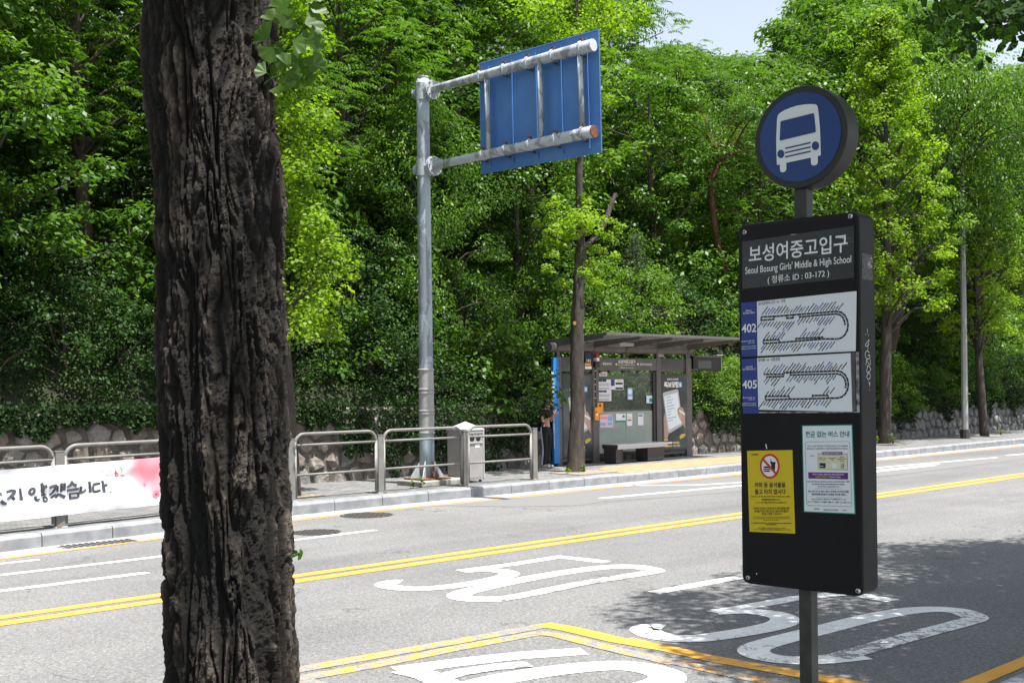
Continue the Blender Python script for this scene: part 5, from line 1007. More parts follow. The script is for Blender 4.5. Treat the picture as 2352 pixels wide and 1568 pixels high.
# number plate, beacon and camera
b = MB(); b.obox(sp(609, 330, .09), UV * .115, NV * .012, ZV * .165); np_ = b.build('number_plate', M['navy'], sh); stx('191', (595, 358), (632, 360), (595, 328), M['letter'], .106, .02, np_, 'number')
b = MB(); b.obox(sp(609, 394, .09), UV * .115, NV * .010, ZV * .075); o = b.build('notice_plate', M['letter'], sh); b = MB(); b.poly([sp(x, y, .104) for x, y in rc(582, 366, 636, 390)]); b.build('notice_stripe', M['orange'], o)
b = MB(); c = sp(690, 315, .10); b.tube([c, c + ZV * .06, c + ZV * .10, c + ZV * .115], [.045, .045, .035, .01], 14); b.build('beacon_lamp', M['redlamp'], sh, smooth=True); b = MB(); b.obox(c - ZV * .04, UV * .05, NV * .05, ZV * .04); b.build('beacon_base', M['letter'], sh, bevel=.005)
b = MB(); b.obox(sp(690, 380, .09), UV * .085, NV * .04, ZV * .065); b.build('camera_box', M['shelter_dark'], sh, bevel=.006)
b = MB(); b.obox(sp(925, 190, .45), UV * .26, NV * .20, ZV * .04); b.build('light_unit', pm('grey_light_unit', (.3, .29, .28)), sh, bevel=.008); b = MB(); b.obox(sp(1303, 290, .0), UV * .10, NV * .03, ZV * .05); b.build('junction_box', M['bin'], sh)
# route display on the right end
a, c = su(1604), su(1872); b = MB(); b.rbox(a, c - .04, NS - .10, NS + .08, 2.43, 2.83); ds = b.build('arrival_display', M['screen'], sh, bevel=.012)
b = MB(); b.poly([sp(x, y, .103) for x, y in rc(1672, 345, 1798, 418)]); b.build('display_window', pm('display_window', (.03, .032, .035), rough=.15), ds)
b = MB(); b.rbox(a, c, NS - .12, NS + .09, 2.80, 2.84); b.build('display_hood', M['shelter_dark'], sh); b = MB(); b.rbox(c - .035, c, NS - .12, NS + .09, 2.42, 2.795); b.build('display_end', M['shelter'], sh, bevel=.008)
b = MB(); b.obox(R(c - .04, NS - .02, 2.865), UV * .14, NV * .07, ZV * .008); b.build('display_antenna', M['bin_edge'], sh)
stx('(02) 2126-2755', (1576, 437), (1662, 436), (1576, 424), M['bin'], .104, .01, ds, 'display_lettering')
b = MB(); b.tube([R(uu4b, NS, 2.80), R(uu4b + .06, NS - .03, 2.92), R(uu4b + .18, NS - .03, 2.92), R(uu4b + .24, NS, 2.84)], [.012] * 4, 6); b.build('cable', M['ink'], sh)
# blue upright name board
x0, x1 = su(246), su(305); b = MB(); b.rbox(x0 + .02, x1, NS - .10, NS - .03, SW + .06, 2.72); nbd = b.build('blue_name_board', M['cyan'], sh, bevel=.008)
zz = 1.76
for k, ch in enumerate('보성여중고입구'):
    y = 515 + k * 43; stx(ch, (259, y + 14), (283, y + 15), (259, y - 13), M['letter'], .1035, .0, nbd, 'vertical_lettering')
v_, f_ = text_mesh('Bosung Girls Middle&High School Entrance', .0); lo_, hi_ = v_.min(0), v_.max(0); p0 = sp(269, 820, .1035); p1 = sp(277, 1195, .1035); pw_ = sp(287, 820, .1035); e1 = (p1 - p0) / (hi_[0] - lo_[0]); e2 = (pw_ - p0) / (hi_[1] - lo_[1])
p0 = pw_; e2 = -e2; b = MB(); b.add([p0 + e1 * (q[0] - lo_[0]) - e2 * -1 * (q[1] - lo_[1]) for q in v_], f_); b.build('vertical_lettering', M['letter'], nbd)
b = MB(); 
for r_, m2, of in ((rc(257, 448, 276, 470), 'letter', .1035), (rc(260, 452, 273, 461), 'cyan', .105)): b2 = MB(); b2.poly([sp(x, y, of) for x, y in r_]); b2.build('bus_symbol', M[m2], nbd)

# ------------------------------------------------------------------ bench
nbn = 17.95
def bu(X): return uAt(SH(X, 1160)[0], nbn)
def bsz(X, Y): return atN(SH(X, Y), nbn).z
bz = bsz(1100, 1147); bn0, bn1 = bu(893), bu(1380)
be = thing('bench', R((bn0 + bn1) / 2, nbn + .22, SW), 'low bench with pale metal top and dark box legs at the shelter', 'bench')
b = MB(); b.rbox(bn0, bn1, nbn, nbn + .46, bz - .03, bz + .01); b.build('seat', M['benchtop'], be, bevel=.008)
b = MB(); b.rbox(bn0 + .01, bn1 - .01, nbn + .005, nbn + .02, bz - .10, bz - .031); b.build('front_apron', M['bin_edge'], be, bevel=.004)
b = MB(); P = [R(bn0 - .035, nbn - .01, bz + .012), R(bn0 - .035, nbn + .47, bz + .012), R(bn0 - .035, nbn + .47, bz - .06), R(bn0 - .035, nbn + .40, bz - .12), R(bn0 - .035, nbn + .04, bz - .12), R(bn0 - .035, nbn - .01, bz - .06)]; b.prism(P, UV * .033); b.build('end_cap', M['benchleg'], be)
for u0_, u1_, n0_, n1_ in ((bu(885), bu(935), nbn + .03, nbn + .42), (bu(1192), bu(1350), nbn + .03, nbn + .42)):
    b = MB(); b.rbox(u0_, u1_, n0_, n1_, SW + .03, bz - .101); b.build('leg', M['benchleg'], be, bevel=.006); b = MB(); b.rbox(u0_ + .02, u1_ - .02, n0_ + .03, n1_ - .03, SW, SW + .03); b.build('leg_foot', M['black'], be)
b = MB(); b.rbox(bu(975), bu(1005), nbn + .2, nbn + .3, SW, bz - .031); b.build('middle_leg', M['benchleg'], be)

# ------------------------------------------------------------------ person by the blue name board
def person():
    n = 18.45; u0 = uAt(SH(205, 1000)[0], n); base = R(u0, n, SW); K = 1.60 / 1.62
    FX = Vector((.80, -.60, 0)).normalized(); SD = Vector((-FX.y, FX.x, 0))      # she faces right along the picture, a little towards the road
    t = thing('person', base, 'woman in a black cropped top and striped black trousers looking at a phone', 'person')
    def W(f, s, z): return base + (FX * f + SD * s + ZV * z) * K
    def skin(name, pts, edges, rad, mat, sub=2, par=t):
        me = bpy.data.meshes.new(name); off = OFF[t.name]; me.from_pydata([tuple(W(*p) - off) for p in pts], edges, []); me.materials.append(mat)
        o = bpy.data.objects.new(name, me); COL.objects.link(o); o.parent = par; OFF[o.name] = off
        m = o.modifiers.new('skin', 'SKIN'); m.use_smooth_shade = True
        for i, q in enumerate(rad): sv = me.skin_vertices[0].data[i]; sv.radius = (q if hasattr(q, '__len__') else (q, q)); sv.use_root = i == 0
        s_ = o.modifiers.new('sub', 'SUBSURF'); s_.levels = sub; s_.render_levels = sub; return o
    # body: pelvis, waist, chest, neck, head, arms holding a phone, legs
    P = [(0, 0, .90), (0, 0, 1.03), (-.01, 0, 1.20), (0, 0, 1.33), (.015, 0, 1.385), (.045, 0, 1.435), (.065, 0, 1.50), (.055, 0, 1.56),
         (0, -.145, 1.315), (.03, -.19, 1.07), (.22, -.10, 1.17), (0, .145, 1.315), (-.01, .19, 1.07), (.16, .10, 1.20),
         (0, -.08, .84), (.02, -.085, .47), (-.02, -.085, .08), (0, .08, .84), (-.02, .085, .47), (-.07, .09, .08), (.10, -.10, .035), (.05, .11, .035)]
    E = [(0, 1), (1, 2), (2, 3), (3, 4), (4, 5), (5, 6), (6, 7), (3, 8), (8, 9), (9, 10), (3, 11), (11, 12), (12, 13), (0, 14), (14, 15), (15, 16), (16, 20), (0, 17), (17, 18), (18, 19), (19, 21)]
    rd = [(.115, .13), (.085, .11), (.09, .12), (.07, .09), .042, (.055, .05), (.078, .062), (.06, .055), .048, .036, .026, .048, .036, .026, .075, .05, .034, .075, .05, .034, .028, .028]
    body = skin('body', P, E, rd, M['skin'])
    # face details
    hd = lambda f, s, z: W(.065 + f, s, 1.50 + z)
    def ball(name, c, r_, mat, sq=(1, 1, 1), par=body):
        b = MB(); n1, n2 = 8, 12; V = [c + ((FX * (sin(pi * i / n1) * cos(2 * pi * j / n2) * sq[0])) + SD * (sin(pi * i / n1) * sin(2 * pi * j / n2) * sq[1]) + ZV * (cos(pi * i / n1) * sq[2])) * r_ for i in range(n1 + 1) for j in range(n2)]
        b.add(V, [(i * n2 + j, (i + 1) * n2 + j, (i + 1) * n2 + (j + 1) % n2, i * n2 + (j + 1) % n2) for i in range(n1) for j in range(n2)]); return b.build(name, mat, par, smooth=True)
    ball('nose', hd(.080, 0, -.02), .013, M['skin'], (1, .7, 1.3))
    for s_ in (-1, 1): ball('eye', hd(.068, .028 * s_, .002), .009, M['hair'], (.5, 1.2, .6)); ball('eyebrow', hd(.070, .029 * s_, .018), .012, M['hair'], (.4, 1.4, .25)); ball('ear', hd(.0, .062 * s_, -.01), .018, M['skin'], (.8, .4, 1.4))
    ball('mouth', hd(.069, 0, -.052), .014, M['notered'], (.4, 1.2, .35))
    ball('hair', hd(-.022, 0, .018), .092, M['hair'], (.98, .86, 1.05), t)
    for s_ in (-1, 1): skin('hair_lock', [(.05, .05 * s_, 1.55), (.03, .075 * s_, 1.48), (.01, .088 * s_, 1.38), (-.02, .09 * s_, 1.26)], [(0, 1), (1, 2), (2, 3)], [.022, .028, .03, .018], M['hair'], 1)
    skin('hair_back', [(-.04, 0, 1.52), (-.065, 0, 1.42), (-.085, 0, 1.30), (-.09, 0, 1.22)], [(0, 1), (1, 2), (2, 3)], [(.06, .05), (.075, .045), (.075, .035), (.05, .02)], M['hair'], 1)
    # clothes
    skin('top', [(-.005, 0, 1.12), (-.01, 0, 1.20), (0, 0, 1.31), (.0, 0, 1.36), (0, -.145, 1.315), (.02, -.178, 1.19), (0, .145, 1.315), (-.005, .178, 1.19)], [(0, 1), (1, 2), (2, 3), (2, 4), (4, 5), (2, 6), (6, 7)], [(.135, .145), (.135, .15), (.115, .135), (.06, .07), .068, .06, .068, .06], M['blackcloth'])
    tr = skin('trousers', [(0, 0, 1.02), (0, 0, .90), (0, -.085, .82), (.02, -.09, .45), (-.01, -.09, .07), (0, .085, .82), (-.02, .09, .45), (-.06, .095, .07)], [(0, 1), (1, 2), (2, 3), (3, 4), (1, 5), (5, 6), (6, 7)], [(.095, .118), (.125, .142), .095, .075, .078, .095, .075, .078], M['blackcloth'])
    for k in (-1, 0, 1):
        b = MB(); P_ = [W(.0 + k * .013 - .02, -.175, .95), W(.0 + k * .015 - .01, -.186, .80), W(.02 + k * .015, -.172, .45), W(-.01 + k * .015, -.172, .09)]; b.tube(catmull(P_, 5), [.0045] * 16, 5); b.build('side_stripe', M['stripe'], tr)
    for f, s_ in ((.045, -.098), (-.01, .105)):
        b = MB(); c = W(f, s_, .035); b.obox(c, FX * .115, SD * .04, ZV * .03); b.build('shoe', M['shoe'], t, bevel=.022)
    # hands and phone
    def hand(wx, ws, wz, sgn_):
        pts = [(wx, ws, wz), (wx + .05, ws - .01 * sgn_, wz + .035)]; ed = [(0, 1)]; rr_ = [.022, .03]
        for k, (l_, sp__) in enumerate(((.038, -.024), (.044, -.008), (.041, .008), (.033, .022))):
            a_ = len(pts); pts += [(wx + .075, ws + sp__ * .9, wz + .06), (wx + .075 + l_ * .4, ws + sp__, wz + .06 + l_), (wx + .07 + l_ * .1, ws + sp__ - .012 * sgn_, wz + .065 + l_ * 1.35)]; ed += [(1, a_), (a_, a_ + 1), (a_ + 1, a_ + 2)]; rr_ += [.010, .0085, .007]
        a_ = len(pts); pts += [(wx + .035, ws + .03 * sgn_, wz + .055), (wx + .045, ws + .035 * sgn_, wz + .09)]; ed += [(1, a_), (a_, a_ + 1)]; rr_ += [.011, .009]
        skin('hand', pts, ed, rr_, M['skin'], 1, body)
    hand(.22, -.10, 1.17, 1); hand(.16, .10, 1.20, -1)
    b = MB(); c = W(.305, -.085, 1.285); up = (ZV * .85 + FX * .5).normalized(); b.obox(c, SD * .037, up * .075, SD.cross(up) * .005)
    ph = b.build('phone', M['softpink'], None, bevel=.003); tag(ph, 'pale pink phone held up in the hands of the woman in black', 'phone')
person()
b = MB(); ub_ = uAt(SH(120, 900)[0], 18.55); bg_ = thing('handbag', R(ub_ + .05, 18.6, 1.0), 'small black bag hanging behind the woman at the shelter', 'bag')
b.obox(R(ub_ + .08, 18.62, 1.12), UV * .09, NV * .05, ZV * .10); b.build('body', M['blackcloth'], bg_, bevel=.03); b = MB(); b.tube(catmull([R(ub_ + .03, 18.6, 1.2), R(ub_ + .10, 18.55, 1.40), R(ub_ + .15, 18.6, 1.2)], 5), [.006] * 11, 6); b.build('strap', M['blackcloth'], bg_)

# ------------------------------------------------------------------ street trees on the far pavement
def bark_trunk(name, path, radii, mat, parent, seg=22, amp=.02, seed=0, foot=1.0):
    P = catmull(path, 10); n = len(P); Rr = np.interp(np.linspace(0, 1, n), np.linspace(0, 1, len(radii)), radii); V = []
    for i, p in enumerate(P):
        for k in range(seg):
            a = 2 * pi * k / seg; h = amp * (vnoise(np.array(k * .9), np.array(p.z * 2.2), seed) - .5) + amp * .6 * (vnoise(np.array(k * 2.1), np.array(p.z * 5), seed + 3) - .5)
            rr2 = float(Rr[i] + h); V.append((p.x + cos(a) * rr2, p.y + sin(a) * rr2, p.z))
    F_ = [(i * seg + k, i * seg + (k + 1) % seg, (i + 1) * seg + (k + 1) % seg, (i + 1) * seg + k) for i in range(n - 1) for k in range(seg)]
    return mk(name, V, F_, mat, parent, smooth=True)
def foliage(parent, tips, dirs, rad, per, L, Wd, mat, seed, **k):
    r_ = np.random.default_rng(seed); v, tn = clump_leaves(np.array(tips), np.array(dirs), np.array(rad), per, L, Wd, r_, **k)
    o = bpy.data.objects.new('crown', leafmesh('crown', v - np.array(OFF[parent.name]), tn, mat)); COL.objects.link(o); o.parent = parent; o['kind'] = 'stuff'; return o
def pit(c, u_, n_): b = MB(); b.prism([c + UV * x_ * u_ + NV * y_ * n_ + Vector((random.uniform(-.05, .05), random.uniform(-.05, .05), 0)) for x_, y_ in ((-1, -1), (0, -1.1), (1, -1), (1.1, 0), (1, 1), (0, 1), (-1, 1), (-1.1, 0))], ZV * .012); return b.build('tree_pit', M['sand'], None, kind='structure')
# shelter tree, pollarded
nT = 16.95; bT = atN((1320, 1088), nT); bT.z = SW; tB = thing('street_tree', bT, 'pollarded street tree with a bare fissured trunk standing in front of the bus shelter', 'tree')
pp_ = [bT - ZV * .1] + [atN(p, nT) for p in ((1322, 1060), (1326, 960), (1326, 860), (1325, 760), (1328, 680), (1331, 620), (1335, 570))]
bark_trunk('trunk', pp_, [.26, .185, .155, .15, .135, .125, .118, .12], M['bark'], tB, amp=.05, seed=4)
bark_trunk('upper_trunk', [atN(p, nT) for p in ((1335, 572), (1331, 500), (1330, 400), (1328, 300), (1325, 180), (1324, 70), (1322, -60))], [.10, .085, .078, .07, .065, .055, .04], M['bark'], tB, 14, .02, 5)
bark_trunk('cut_limb', [atN(p, nT) for p in ((1336, 568), (1358, 553), (1385, 520), (1400, 480), (1414, 444))], [.085, .075, .065, .055, .052], M['bark'], tB, 12, .02, 6)
bark_trunk('cut_limb', [atN(p, nT) for p in ((1330, 570), (1300, 556), (1262, 540), (1225, 515))], [.06, .045, .035, .02], M['bark'], tB, 10, .02, 7)
b = MB(); c = atN((1319, 742), nT - .14); b.tube([c, c - NV * .02], [.045, .04], 10); b.build('pruning_scar', M['orange'], tB)
rt = np.random.default_rng(17); tp = []; dr_ = []; rdl = []
for (x, y, r_, n_) in ((1330, 505, .42, 14), (1290, 560, .3, 6), (1245, 520, .28, 6), (1330, 640, .3, 5), (1370, 600, .3, 5), (1400, 545, .25, 4), (1300, 330, .4, 5), (1360, 230, .4, 6), (1320, 90, .6, 16), (1400, 40, .6, 12), (1250, 30, .6, 12), (1330, -30, .8, 14)):
    for k in range(n_): q = atN((x + rt.normal() * 26, y + rt.normal() * 20), nT + rt.normal() * .4); tp.append(tuple(q)); dd = q - bT; dr_.append((dd.x, dd.y, .2)); rdl.append(r_ * rt.uniform(.5, .8))
foliage(tB, tp, unit(np.array(dr_)), rdl, 70, .075, .085, M['leaf_ginkgo'], 18, flat=.7, up=.7); pit(R(bT.dot(UV), nT - .25, SW + .003), .6, .42)
# tall slim ginkgo behind the big trunk, bright ginkgo right, leaning tree far right
def ginkgo(px, n, label, rz, sc, key, szf=1.0, lean=(0, 0)):
    c = atN(px, n); c.z = SW; t = place(key, c, rz, sc, label, 'tree', 'ginkgo_tree', szf=szf); t.rotation_euler = (lean[0], lean[1], rz); pit(c + ZV * .003, .5, .45); return t
ginkgo((660, 1150), 16.9, 'slim yellow-green ginkgo with tiered branches just right of the big foreground trunk', .6, 1.0, 'slim_ginkgo', 1.05)
ginkgo((2038, 1020), 17.5, 'bright yellow-green ginkgo with spiky upswept branches right of the bus sign', 2.1, 1.22, 'ginkgo', 1.03)
ginkgo((2265, 1003), 17.4, 'leaning light green street tree nearest the right edge', 4.2, 1.0, 'ginkgo', 1.05, (.03, .05))

# ------------------------------------------------------------------ street lamp
c = atN((2217, 1008), 17.35); c.z = SW; lt = thing('street_lamp', c, 'tall grey street lamp post with its arm reaching over the road at the right', 'street lamp')
b = MB(); b.tube([c, c + ZV * 3, c + ZV * 9.6], [.115, .105, .075], 8); b.build('post', M['lampgrey'], lt)
b = MB(); b.tube([c + ZV * .0, c + ZV * .30, c + ZV * .32], [.16, .16, .12], 10); b.build('base_collar', M['iron'], lt); q = c + ZV * 9.5
b = MB(); b.tube(catmull([q, q - NV * .8 + ZV * .25, q - NV * 2.6 + ZV * .45], 6), [.06] * 13, 8); b.build('arm', M['lampgrey'], lt, smooth=True)
b = MB(); b.obox(q - NV * 3.1 + ZV * .47, NV * .55, UV * .15, ZV * .05); b.build('lamp_head', M['lampgrey'], lt, bevel=.04); b = MB(); b.obox(c + UV * .2 + ZV * 1.5 - NV * .04, UV * .12, NV * .01, ZV * .015); b.build('bracket', M['lampgrey'], lt)

# ------------------------------------------------------------------ weeds
def weed(c, sc, label, grp, n=16, mat='leaf_fresh'):
    t = thing('weed', c, label, 'weed', grp); r_ = np.random.default_rng(int(abs(c.x * 100)) + n); b = MB(); cs = []; ds = []
    for k in range(n):
        a = r_.uniform(0, 6.28); h = r_.uniform(.3, 1) * sc; e = c + Vector((cos(a) * sc * .35 * r_.random(), sin(a) * sc * .35 * r_.random(), h)); cs.append(tuple(e)); ds.append((cos(a), sin(a), .3))
        if k % 3 == 0: b.tube([c, e], [.003, .002], 4)
    b.build('stem', M['leaf_mid'], t, kind='stuff'); cs = np.array(cs); ds = unit(np.array(ds)); Nn = unit(np.array([0, 0, 1.]) + r_.normal(size=(n, 3)) * .4)
    L = np.full(n, .085) * r_.uniform(.6, 1.2, n); v, tn = leaves(cs, Nn, ds, L, L * .7, r_.random(n)); o = bpy.data.objects.new('leaves', leafmesh('leaves', v - np.array(c), tn, M[mat])); COL.objects.link(o); o.parent = t; o['kind'] = 'stuff'
weed(Vector((*atN(PB(235, 1085), 16.55).xy, SW)), .16, 'smaller weed sprouting beside the plinth of the sign pole', 'weeds at the pole'); weed(Vector((*atN(PB(385, 1095), 16.5).xy, SW)), .20, 'larger broad-leaved weed sprouting in front of the sign pole base', 'weeds at the pole')
for x, n, s_, lb in ((1337, 16.75, .22, 'weed growing at the right foot of the tree by the shelter'), (1304, 16.7, .14, 'tiny weed growing at the left foot of the tree by the shelter'), (2010, 17.15, .3, 'weeds around the left foot of the bright ginkgo'), (2052, 17.1, .35, 'weeds around the right foot of the bright ginkgo'), (2300, 17.2, .2, 'low weeds beside the leaning tree at the right')):
    q = atN((x, 1080), n); weed(Vector((q.x, q.y, SW)), s_, lb, None, 40 if n > 17 else 18, 'leaf_ginkgo')

# ------------------------------------------------------------------ the big trunk in the foreground and the crowns overhead
def vnoise3(x, y, z, seed=0):
    xi, yi, zi = np.floor(x), np.floor(y), np.floor(z); xf, yf, zf = x - xi, y - yi, z - zi; s = lambda t: t * t * (3 - 2 * t)
    h = lambda a, b, c: (np.sin(a * 127.1 + b * 311.7 + c * 74.7 + seed * 19.3) * 43758.5453) % 1.0
    xf, yf, zf = s(xf), s(yf), s(zf); o = 0
    for i in (0, 1):
        for j in (0, 1):
            for k in (0, 1): o = o + h(xi + i, yi + j, zi + k) * (xf if i else 1 - xf) * (yf if j else 1 - yf) * (zf if k else 1 - zf)
    return o
DT = 2.7; cT0 = ray(488, 0); cT0 = EYEP + cT0 * (DT / cT0.y); cT1 = ray(533, 1568); cT1 = EYEP + cT1 * (DT / cT1.y)
def caxis(z): t = (z - cT1.z) / (cT0.z - cT1.z); return cT1.lerp(cT0, t)
root = caxis(SW); big = thing('street_tree', (root.x, root.y, SW), 'big dark deeply fissured tree trunk close by at the left', 'tree')
zs = np.concatenate([np.linspace(SW - .05, 1.15, 50), np.arange(1.153, 3.05, .0033), np.linspace(3.06, 5.5, 60)]); nth = 330
TH, ZZ = np.meshgrid(np.linspace(0, 2 * pi, nth, endpoint=False), zs)
rb0 = .137 + .012 * np.clip((2.9 - ZZ) / 1.6, -1, 1) * .45 + .10 * np.clip((.8 - ZZ) / .8, 0, 1) ** 2
cx_, cy_ = np.cos(TH), np.sin(TH)
w1 = vnoise3(cx_ * 2 + 9, cy_ * 2, ZZ * 3.2, 1) - .5; w2 = vnoise3(cx_ * 4, cy_ * 4 + 3, ZZ * 7, 2) - .5
tw = TH + .30 * w1 + .16 * w2 + .10 * np.sin(ZZ * 3.1); X, Y = np.cos(tw), np.sin(tw)
def ridged(f, fz, sd): return 1 - np.abs(2 * vnoise3(X * f + 50, Y * f + 50, ZZ * fz + w2 * .8, sd) - 1)
big1 = ridged(3.6, 3.6, 11); md = ridged(8.5, 8.0, 12); sm = ridged(19, 19, 13); fn = vnoise3(X * 42, Y * 42, ZZ * 110, 14); f2 = vnoise3(X * 22, Y * 22, ZZ * 46, 15); f3 = vnoise3(X * 11, Y * 11, ZZ * 20, 17)
sst = lambda x, a_, b_: (lambda t_: t_ * t_ * (3 - 2 * t_))(np.clip((x - a_) / (b_ - a_), 0, 1))
cA = ridged(5.6, 3.8, 31); cB = ridged(11.5, 10, 32); cC = ridged(21, 34, 33); broad_ = vnoise3(X * 2.6, Y * 2.6, ZZ * 4.5, 34)
wA = vnoise3(X * 5, Y * 5, ZZ * 9, 35); lvl = sst(wA, .35, .6)
crack = np.maximum(sst(cA, .74, .95), .55 * sst(cB, .78, .96)); plate_ = 1 - crack
hgt = .017 * plate_ + .007 * lvl * plate_ + .005 * (1 - cC) + .005 * (fn - .5) + .007 * (f2 - .5) + .008 * (f3 - .5) + .014 * (broad_ - .5) - .006
bl_ = np.exp(-((ZZ - 2.74) / .14) ** 2 - (np.minimum(abs(TH - pi * 1.05), 2 * pi - abs(TH - pi * 1.05)) / .5) ** 2); hgt += .018 * bl_
rad_ = rb0 + hgt - .008 + rng.normal(size=hgt.shape) * .0007; ax = np.array([[caxis(z).x, caxis(z).y] for z in zs]); Vx = ax[:, 0][:, None] + rad_ * np.cos(TH); Vy = ax[:, 1][:, None] + rad_ * np.sin(TH)
V = np.stack([Vx - big.location.x, Vy - big.location.y, ZZ - SW], -1).reshape(-1, 3).astype(np.float32); nr = len(zs)
I = np.arange(nr - 1)[:, None] * nth; J = np.arange(nth)[None]; J2 = (J + 1) % nth; quad_ = np.stack([I + J, I + J2, I + nth + J2, I + nth + J], -1).reshape(-1)
me = bpy.data.meshes.new('trunk'); me.vertices.add(len(V)); me.vertices.foreach_set('co', V.ravel()); me.loops.add(len(quad_)); me.loops.foreach_set('vertex_index', quad_.astype(np.int32)); nf_ = len(quad_) // 4
me.polygons.add(nf_); me.polygons.foreach_set('loop_start', np.arange(nf_, dtype=np.int32) * 4); me.polygons.foreach_set('loop_total', np.full(nf_, 4, np.int32)); me.polygons.foreach_set('use_smooth', np.zeros(nf_, bool))
at = me.attributes.new('ridge', 'FLOAT', 'POINT'); rv = np.clip(.02 + plate_ * (.26 + .36 * lvl * sst(broad_, .3, .7)) + .45 * (fn - .5) * plate_ + .55 * (f2 - .5) * plate_ + .4 * (f3 - .5) + .12 * (1 - cC), 0, 1); at.data.foreach_set('value', rv.astype(np.float32).ravel())
me.materials.append(M['nearbark']); me.update(calc_edges=True); o = bpy.data.objects.new('trunk', me); COL.objects.link(o); o.parent = big
# fan-shaped ginkgo leaves on short shoots
def fan(mb, c, d, nrm, L, notch=.12):
    d = (d - nrm * d.dot(nrm)).normalized(); s_ = nrm.cross(d); P = [c]; m = 13
    for k in range(m): a = radians(-62 + 124 * k / (m - 1)); q = L * (.92 + .06 * sin(k * 2.3)) * (1 - notch * (1 if k == m // 2 else 0)); P.append(c + (d * cos(a) + s_ * sin(a)) * q + nrm * (L * .10 * abs(sin(a)) + L * .05 * sin(k * 1.7)))
    mb.add(P, [(0, k + 1, k + 2) for k in range(m - 1)])
n_ = NT('thin_ginkgo_leaf'); n_.set(.45, 0, .4); tb_ = n_.N('ShaderNodeBsdfTranslucent'); tb_.inputs[0].default_value = (.13, .27, .02, 1); n_.col(n_.mix(n_.noise(40, 3), (.04, .095, .012), (.07, .14, .02))); ms_ = n_.N('ShaderNodeMixShader'); ms_.inputs[0].default_value = .5; n_.L(n_.p.outputs[0], ms_.inputs[1]); n_.L(tb_.outputs[0], ms_.inputs[2]); n_.L(ms_.outputs[0], n_.o.inputs[0]); M['fan'] = n_.m
def shoot(root_px, twig_px, leaf_list, depth):
    P = [EYEP + ray(*p) * (depth / ray(*p).y) for p in twig_px]; b = MB(); b.tube(catmull(P, 4), [.0022] * (4 * (len(P) - 1) + 1), 5); b.build('twig', M['leaf_mid'], big)
    for (x, y, ang, L) in leaf_list:
        q = EYEP + ray(x, y) * ((depth + random.uniform(-.05, .05)) / ray(x, y).y); a = radians(ang); d = rr * cos(a) + uu * sin(a); nrm = (Vector((random.uniform(-.5, .5), -1, random.uniform(-.3, .6)))).normalized()
        b = MB(); fan(b, q, d, nrm, L / F_PX * depth); near_ = min(P, key=lambda p: (p - q).length); b.tube([near_, near_.lerp(q, .5) + Vector((0, 0, .004)), q], [.0010] * 3, 4); b.build('ginkgo_leaf', M['fan'], big, smooth=True)
shoot(0, [(604, 170), (622, 150), (655, 120), (690, 75), (722, 20)], [(640, 55, 100, 48), (618, 90, 135, 42), (650, 65, 60, 36), (700, 55, 20, 48), (672, 95, -20, 44), (705, 95, 10, 40), (660, 130, 200, 40), (690, 135, -40, 50), (640, 130, 150, 40), (690, 175, 250, 34), (628, 110, 230, 40), (720, 30, 60, 36), (735, 5, 100, 30), (655, 20, 110, 44), (665, 160, -80, 38)], 2.62)
shoot(0, [(606, 195), (622, 182), (650, 172), (690, 165)], [(630, 175, 100, 34), (655, 175, -20, 44), (680, 165, 10, 36), (700, 172, -60, 34), (612, 168, 160, 30), (640, 196, -80, 28), (720, 150, 30, 32), (658, 150, 80, 34)], 2.6)
shoot(0, [(668, 1280), (676, 1276), (688, 1270)], [(684, 1274, -20, 14), (676, 1272, 80, 12), (688, 1270, 30, 10)], 2.68)
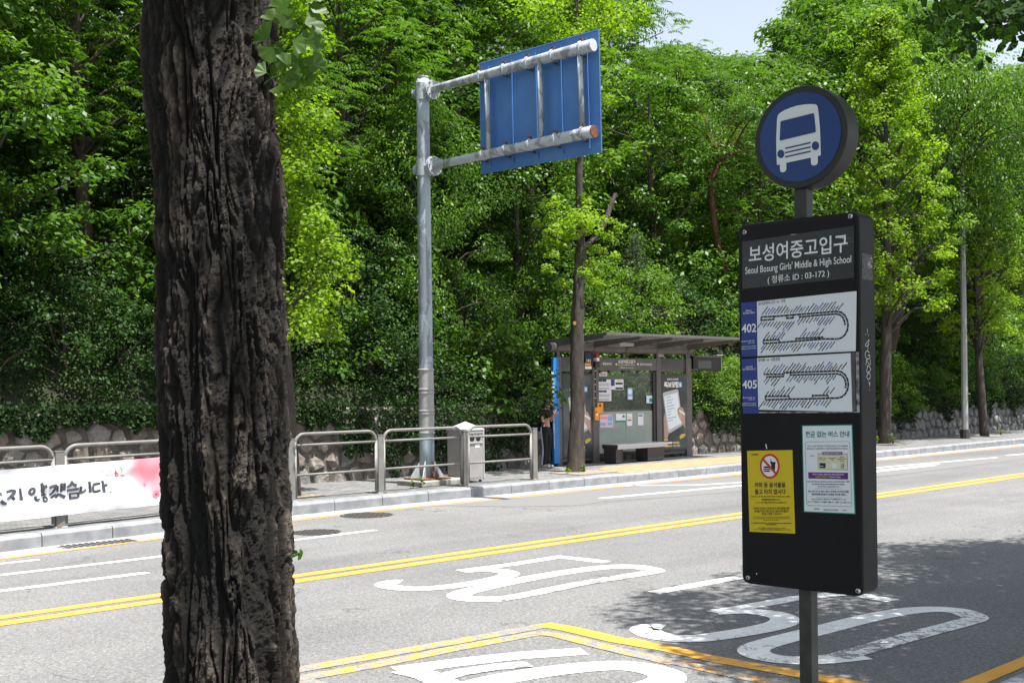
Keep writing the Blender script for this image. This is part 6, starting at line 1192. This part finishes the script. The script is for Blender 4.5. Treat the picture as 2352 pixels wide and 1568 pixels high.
# crowns overhead: they hang above the picture and shade the sign, the trunk and the near lanes
def near_crown(t, start, cen, Rx, Rn, z0, z1, k, per, seed, hole=None):
    r_ = np.random.default_rng(seed); tp, dr = [], []
    while len(tp) < k:
        a, q, z = r_.uniform(0, 2 * pi), r_.random() ** .5, r_.uniform(z0, z1); u_, n_ = cen[0] + cos(a) * q * Rx, cen[1] + sin(a) * q * Rn; p = R(u_, n_, z)
        v = p - EYEP
        if v.y > .1 and abs(v.x / v.y) < .52 and v.z / v.y < .375: continue       # boughs grow clear of the street view
        if hole and any(((p - h) - SUN * (p - h).dot(SUN)).length < hr for h, hr in hole): continue  # crown gap shaped along the sun so light falls on the trunk edge
        tp.append(tuple(p)); dr.append((cos(a), sin(a), -.1))
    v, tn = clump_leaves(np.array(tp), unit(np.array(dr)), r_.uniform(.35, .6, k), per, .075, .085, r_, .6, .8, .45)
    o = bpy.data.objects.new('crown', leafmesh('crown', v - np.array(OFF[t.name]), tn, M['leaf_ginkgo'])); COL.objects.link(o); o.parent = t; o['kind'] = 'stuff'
    b = MB()
    for i in range(0, k, 6): branch_to(b, start, tp[i], .045, .010, r_)
    b.build('limbs', M['bark'], t, smooth=True)
edge_lit = Vector((root.x + .15, root.y - .03, 1.35))
near_crown(big, caxis(4.6), (1.0, 1.2), 3.3, 2.4, 4.2, 7.5, 330, 110, 51, [(edge_lit + Vector((.22, -.05, 0)), .78), (edge_lit + Vector((.30, -.05, .5)), .62)])
c2 = R(11.2, 2.0, SW); t2 = thing('street_tree', c2, 'near tree whose leafy bough hangs into the top right corner', 'tree')
bark_trunk('trunk', [c2, c2 + ZV * 1.5, c2 + ZV * 3, c2 + ZV * 5.5, c2 + ZV * 9], [.24, .18, .16, .13, .06], M['bark'], t2)
near_crown(t2, c2 + ZV * 4.8, (11.3, 1.9), 5.0, 2.6, 4.6, 8.4, 760, 150, 52)
# the bough that shows in the corner
r_ = np.random.default_rng(77); tp = []; 
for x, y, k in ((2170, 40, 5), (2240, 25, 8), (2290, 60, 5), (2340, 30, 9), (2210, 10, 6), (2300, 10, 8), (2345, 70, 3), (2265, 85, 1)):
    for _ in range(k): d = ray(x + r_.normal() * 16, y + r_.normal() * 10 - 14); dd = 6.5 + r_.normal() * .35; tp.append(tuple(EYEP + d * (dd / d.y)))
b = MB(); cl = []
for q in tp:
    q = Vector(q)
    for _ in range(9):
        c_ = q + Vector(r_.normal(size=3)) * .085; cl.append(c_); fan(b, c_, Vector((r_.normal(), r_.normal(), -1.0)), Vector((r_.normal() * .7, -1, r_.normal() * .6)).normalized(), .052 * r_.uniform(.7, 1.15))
b.build('bough_leaves', M_leaf('shaded_ginkgo_leaf', (.02, .05, .008), (.03, .07, .01), .3, .6, .1), t2, kind='stuff'); b = MB(); hub = R(9.6, 2.8, 5.2)  # bough leaf colour darkened, less translucent, standing in for the crown's shade
for q in tp[::3]: branch_to(b, hub, q, .02, .004, r_)
b.build('bough_twigs', M['bark'], t2, smooth=True)
for s_ in [s for s in bpy.data.scenes if s != S]: bpy.data.scenes.remove(s_)
